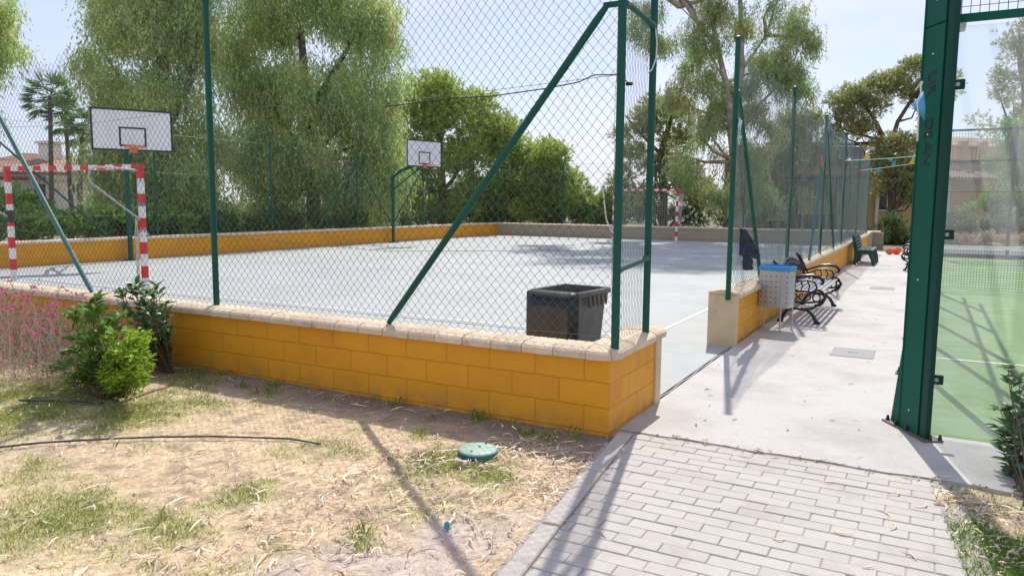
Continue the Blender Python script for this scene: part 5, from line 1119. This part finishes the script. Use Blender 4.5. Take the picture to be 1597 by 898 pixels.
hedge('hedge', 'scrubby hedge behind the tan far wall', 38, [(640+k*30, 336+(k % 3)*4, 30, 14) for k in range(19)], M['leaf_dark'], 260, .4, .11, .04)
# palms
def palm(label, px_, py_, D, rr, wob=0):
    gp = P(px_, 330, D=D); gp[2] = 0; tp = P(px_+wob, py_, D=D); t = thing('palm_tree', label, 'palm', tuple(gp), group='fan palms by the cream house'); k = D/F
    g = MB(); n = 9; g.tube([tuple(gp*(1-f)+tp*f+np.array([0, 0, 0])) for f in np.linspace(0, 1, n)], [.15-.05*f for f in np.linspace(0, 1, n)], 9); g.build('trunk', M['bark'], t, smooth=True)
    V = []; R_ = rr*k
    for i in range(46):
        a = rng.uniform(0, 6.28); el = rng.uniform(-.9, 1.3); d = np.array([math.cos(a)*math.cos(el), math.sin(a)*math.cos(el), math.sin(el)]); c = tp+d*R_*.55+np.array([0, 0, -.12*R_*(1.3-el)])
        m_ = 22; side = np.cross(d, [0, 0, 1]); side /= np.linalg.norm(side)+1e-6; up = np.cross(side, d)
        th = np.linspace(-1.35, 1.35, m_); dd = np.cos(th)[:, None]*d+np.sin(th)[:, None]*side+rng.normal(0, .06, (m_, 3))+np.array([0, 0, -.35])*(abs(th)[:, None]*.4+.3)
        V.append(rhomb(np.repeat(c[None], m_, 0), dd, R_*.52, .055)); V.append(rhomb(tp[None], (c-tp)[None], np.linalg.norm(c-tp), .05))
    V = np.concatenate(V); npmesh('crown', V, np.arange(len(V)).reshape(-1, 4), M['leaf_palm'], t)
palm('tallest fan palm, left of the other palms above the cream house', 80, 150, 42, 42, -2)
palm('second fan palm, just right of the tallest one', 112, 178, 44, 34, -10); palm('third fan palm, half lost in the weeping tree', 122, 200, 40, 30, 6)

# ------------------------------------------------------------ near shrubs
def leaf6(Pn, dirs, L, Wd, up=None):
    """folded, pointed leaves with a midrib: two quads each"""
    n = len(Pn); dirs = dirs/np.linalg.norm(dirs, axis=1)[:, None]; ref = np.array([0, 0, 1.0])+rng.normal(0, .35, (n, 3)); s_ = np.cross(dirs, ref); s_ /= np.linalg.norm(s_, axis=1)[:, None]+1e-9; u = np.cross(s_, dirs)
    L = np.broadcast_to(L, n)[:, None]; Wd = np.broadcast_to(Wd, n)[:, None]
    droop = np.array([0, 0, -1.0])*L*.16
    a = Pn; m1 = Pn+dirs*L*.35; m2 = Pn+dirs*L*.7+droop*.4; e = Pn+dirs*L+droop
    V = np.stack([a, m1+s_*Wd*.48+u*Wd*.18, m2+s_*Wd*.36+u*Wd*.14, e, m2-s_*Wd*.36+u*Wd*.14, m1-s_*Wd*.48+u*Wd*.18, m1, m2], 1)
    f = np.array([[0, 1, 6, 6], [0, 6, 5, 5]]); idx = np.arange(n)[:, None, None]*8
    tri = np.array([[0, 1, 6], [0, 6, 5], [2, 3, 7], [7, 3, 4], [1, 2, 7], [1, 7, 6], [6, 7, 4], [6, 4, 5]])
    return V.reshape(-1, 3), (idx+tri[None]).reshape(-1, 3)
def shrub(name, label, base_xy, tips, Lf, Wf, leafm, youngm=None, per=26, spread=.05, stemr=.006, cat='shrub', whorl=7):
    b = np.array([base_xy[0], base_xy[1], -.02]); t = thing(name, label, cat, (b[0], b[1], 0)); g = MB(); PP = []; DDs = []; LL = []; YP = []; YD = []
    for tp in tips:
        tp = np.array(tp); m_ = (b+tp)/2+np.array([0, 0, -.04])+rng.normal(0, .03, 3); pts = [b+rng.normal(0, .015, 3)*[1, 1, 0], b*.6+m_*.4, m_, m_*.45+tp*.55+rng.normal(0, .012, 3), tp]; g.tube(pts, [stemr, stemr*.9, stemr*.75, stemr*.55, stemr*.35], 5)
        d0 = (tp-m_)/np.linalg.norm(tp-m_)
        for q_ in range(per):
            f = rng.random()**.7; c = m_*(1-f)+tp*f if q_ >= whorl else tp; a = rng.uniform(0, 6.28); e = np.array([math.cos(a), math.sin(a), 0]); dv = d0*(.35+.6*f)+e*.85+rng.normal(0, .2, 3)
            (YP if (youngm and q_ < whorl-3) else PP).append(c+rng.normal(0, spread*.3, 3)*(q_ >= whorl)); (YD if (youngm and q_ < whorl-3) else DDs).append(dv)
    g.build('stem', M['twig'], t, smooth=True)
    V, Fq = leaf6(np.array(PP), np.array(DDs), Lf*rng.uniform(.65, 1.2, len(PP)), Wf*rng.uniform(.8, 1.1, len(PP))); o = npmesh('leaves', V, Fq, leafm, t, k=3)
    if youngm: V, Fq = leaf6(np.array(YP), np.array(YD), Lf*.8*rng.uniform(.5, 1.1, len(YP)), Wf*.8); npmesh('young_leaves', V, Fq, youngm, t, k=3)
    return t
def tipcloud(L, n, y_):
    o = []
    ws = np.array([b[2]*b[3] for b in L], float)
    for (px_, py_, rx, ry), c in zip(L, (n*ws/ws.sum()).astype(int)):
        for k in range(c):
            v = ball(1, .4)[0]; o.append(P(px_+v[0]*rx, py_+v[1]*ry, y=y_+v[2]*.22))
    return o
bp0 = P(235, 585, z=0); shrub('laurel_shrub', 'dark green shrub growing up against the coping of the yellow wall', (bp0[0], 4.25), tipcloud([(225, 460, 32, 20), (240, 500, 30, 34), (205, 470, 25, 22), (255, 485, 14, 18), (235, 540, 22, 26)], 46, 4.15), .11, .038, M['leaf_gloss'], M['leaf_shrub'], 15)
bp0 = P(160, 618, z=0); shrub('laurel_shrub', 'broad leaved green shrub with upright shoots between the pink flowers and the lime green bush', (bp0[0], bp0[1]), tipcloud([(135, 500, 26, 26), (155, 480, 22, 20), (130, 550, 28, 28), (150, 590, 36, 20), (100, 560, 14, 16), (90, 575, 14, 10), (175, 510, 22, 24)], 52, 3.45), .125, .044, M['leaf_shrub'], M['leaf_young'], 15)
bp0 = P(188, 615, z=0); shrub('box_shrub', 'bright lime green small leaved bush in front of the darker shrub', (bp0[0], bp0[1]-.05), tipcloud([(195, 530, 36, 24), (205, 565, 38, 34), (175, 590, 30, 22), (220, 530, 20, 16)], 95, 3.35), .058, .024, M['leaf_lime'], None, 24, .05, .004)
bp0 = P(1600, 790, z=0); shrub('pittosporum_shrub', 'dark glossy leaved shrub cut by the right edge of the picture', (bp0[0]+.03, bp0[1]), [P(a, b, D=4.3) for a, b in ((1572, 575), (1560, 640), (1562, 668), (1590, 590), (1575, 640), (1595, 640), (1580, 665), (1568, 690), (1590, 690), (1572, 720), (1585, 735), (1600, 610), (1600, 670), (1600, 720), (1615, 560), (1620, 620), (1630, 680), (1640, 600), (1650, 660), (1590, 755), (1620, 740), (1660, 720), (1577, 600), (1566, 705), (1583, 710), (1575, 735), (1582, 680), (1590, 660), (1596, 700))], .10, .042, M['leaf_gloss'], M['leaf_young'], 13, .04, .006)
# pink gaura
t = thing('gaura_plant', 'wispy reddish plant dotted with small pink flowers at the left edge before the wall', 'flowers', (-7.1, 3.9, 0)); g = MB(); LP = []; LD = []; FP = []; FD = []
for k in range(900):
    bx_ = rng.uniform(-8.6, -5.95); by = rng.uniform(3.35, 4.25); h = rng.uniform(.3, .72)*(1 if bx_ < -6.4 else .8); a = rng.uniform(0, 6.28); ln = rng.uniform(.05, .42)
    tip = np.array([bx_+math.cos(a)*ln+.10, min(by+math.sin(a)*ln*.7, 4.40), h]); b = np.array([bx_, by, 0]); m_ = (b+tip)/2+np.array([-math.cos(a)*ln*.3, 0, .10*h])
    g.tube([b, m_, tip], [.0024, .0016, .0009], 3, caps=False)
    for q_ in range(5): f = rng.random(); p_ = b*(1-f)**2+2*m_*f*(1-f)+tip*f*f; LP.append(p_); LD.append(rng.normal(0, 1, 3)+[0, 0, .6])
    for q_ in range(1 if rng.random() < .26 else 0):
        f = 1-rng.random()*.35; p_ = m_*(1-f)+tip*f+rng.normal(0, .01, 3)
        for w_ in range(6): FP.append(p_); FD.append(rng.normal(0, 1, 3))
g.build('stems', M['gaura_stem'], t); V = rhomb(np.array(LP), np.array(LD), .045, .010); npmesh('leaves', V, np.arange(len(V)).reshape(-1, 4), M['gaura_leaf'], t)
V = rhomb(np.array(FP), np.array(FD), .027, .018); npmesh('flowers', V, np.arange(len(V)).reshape(-1, 4), M['petal'], t)
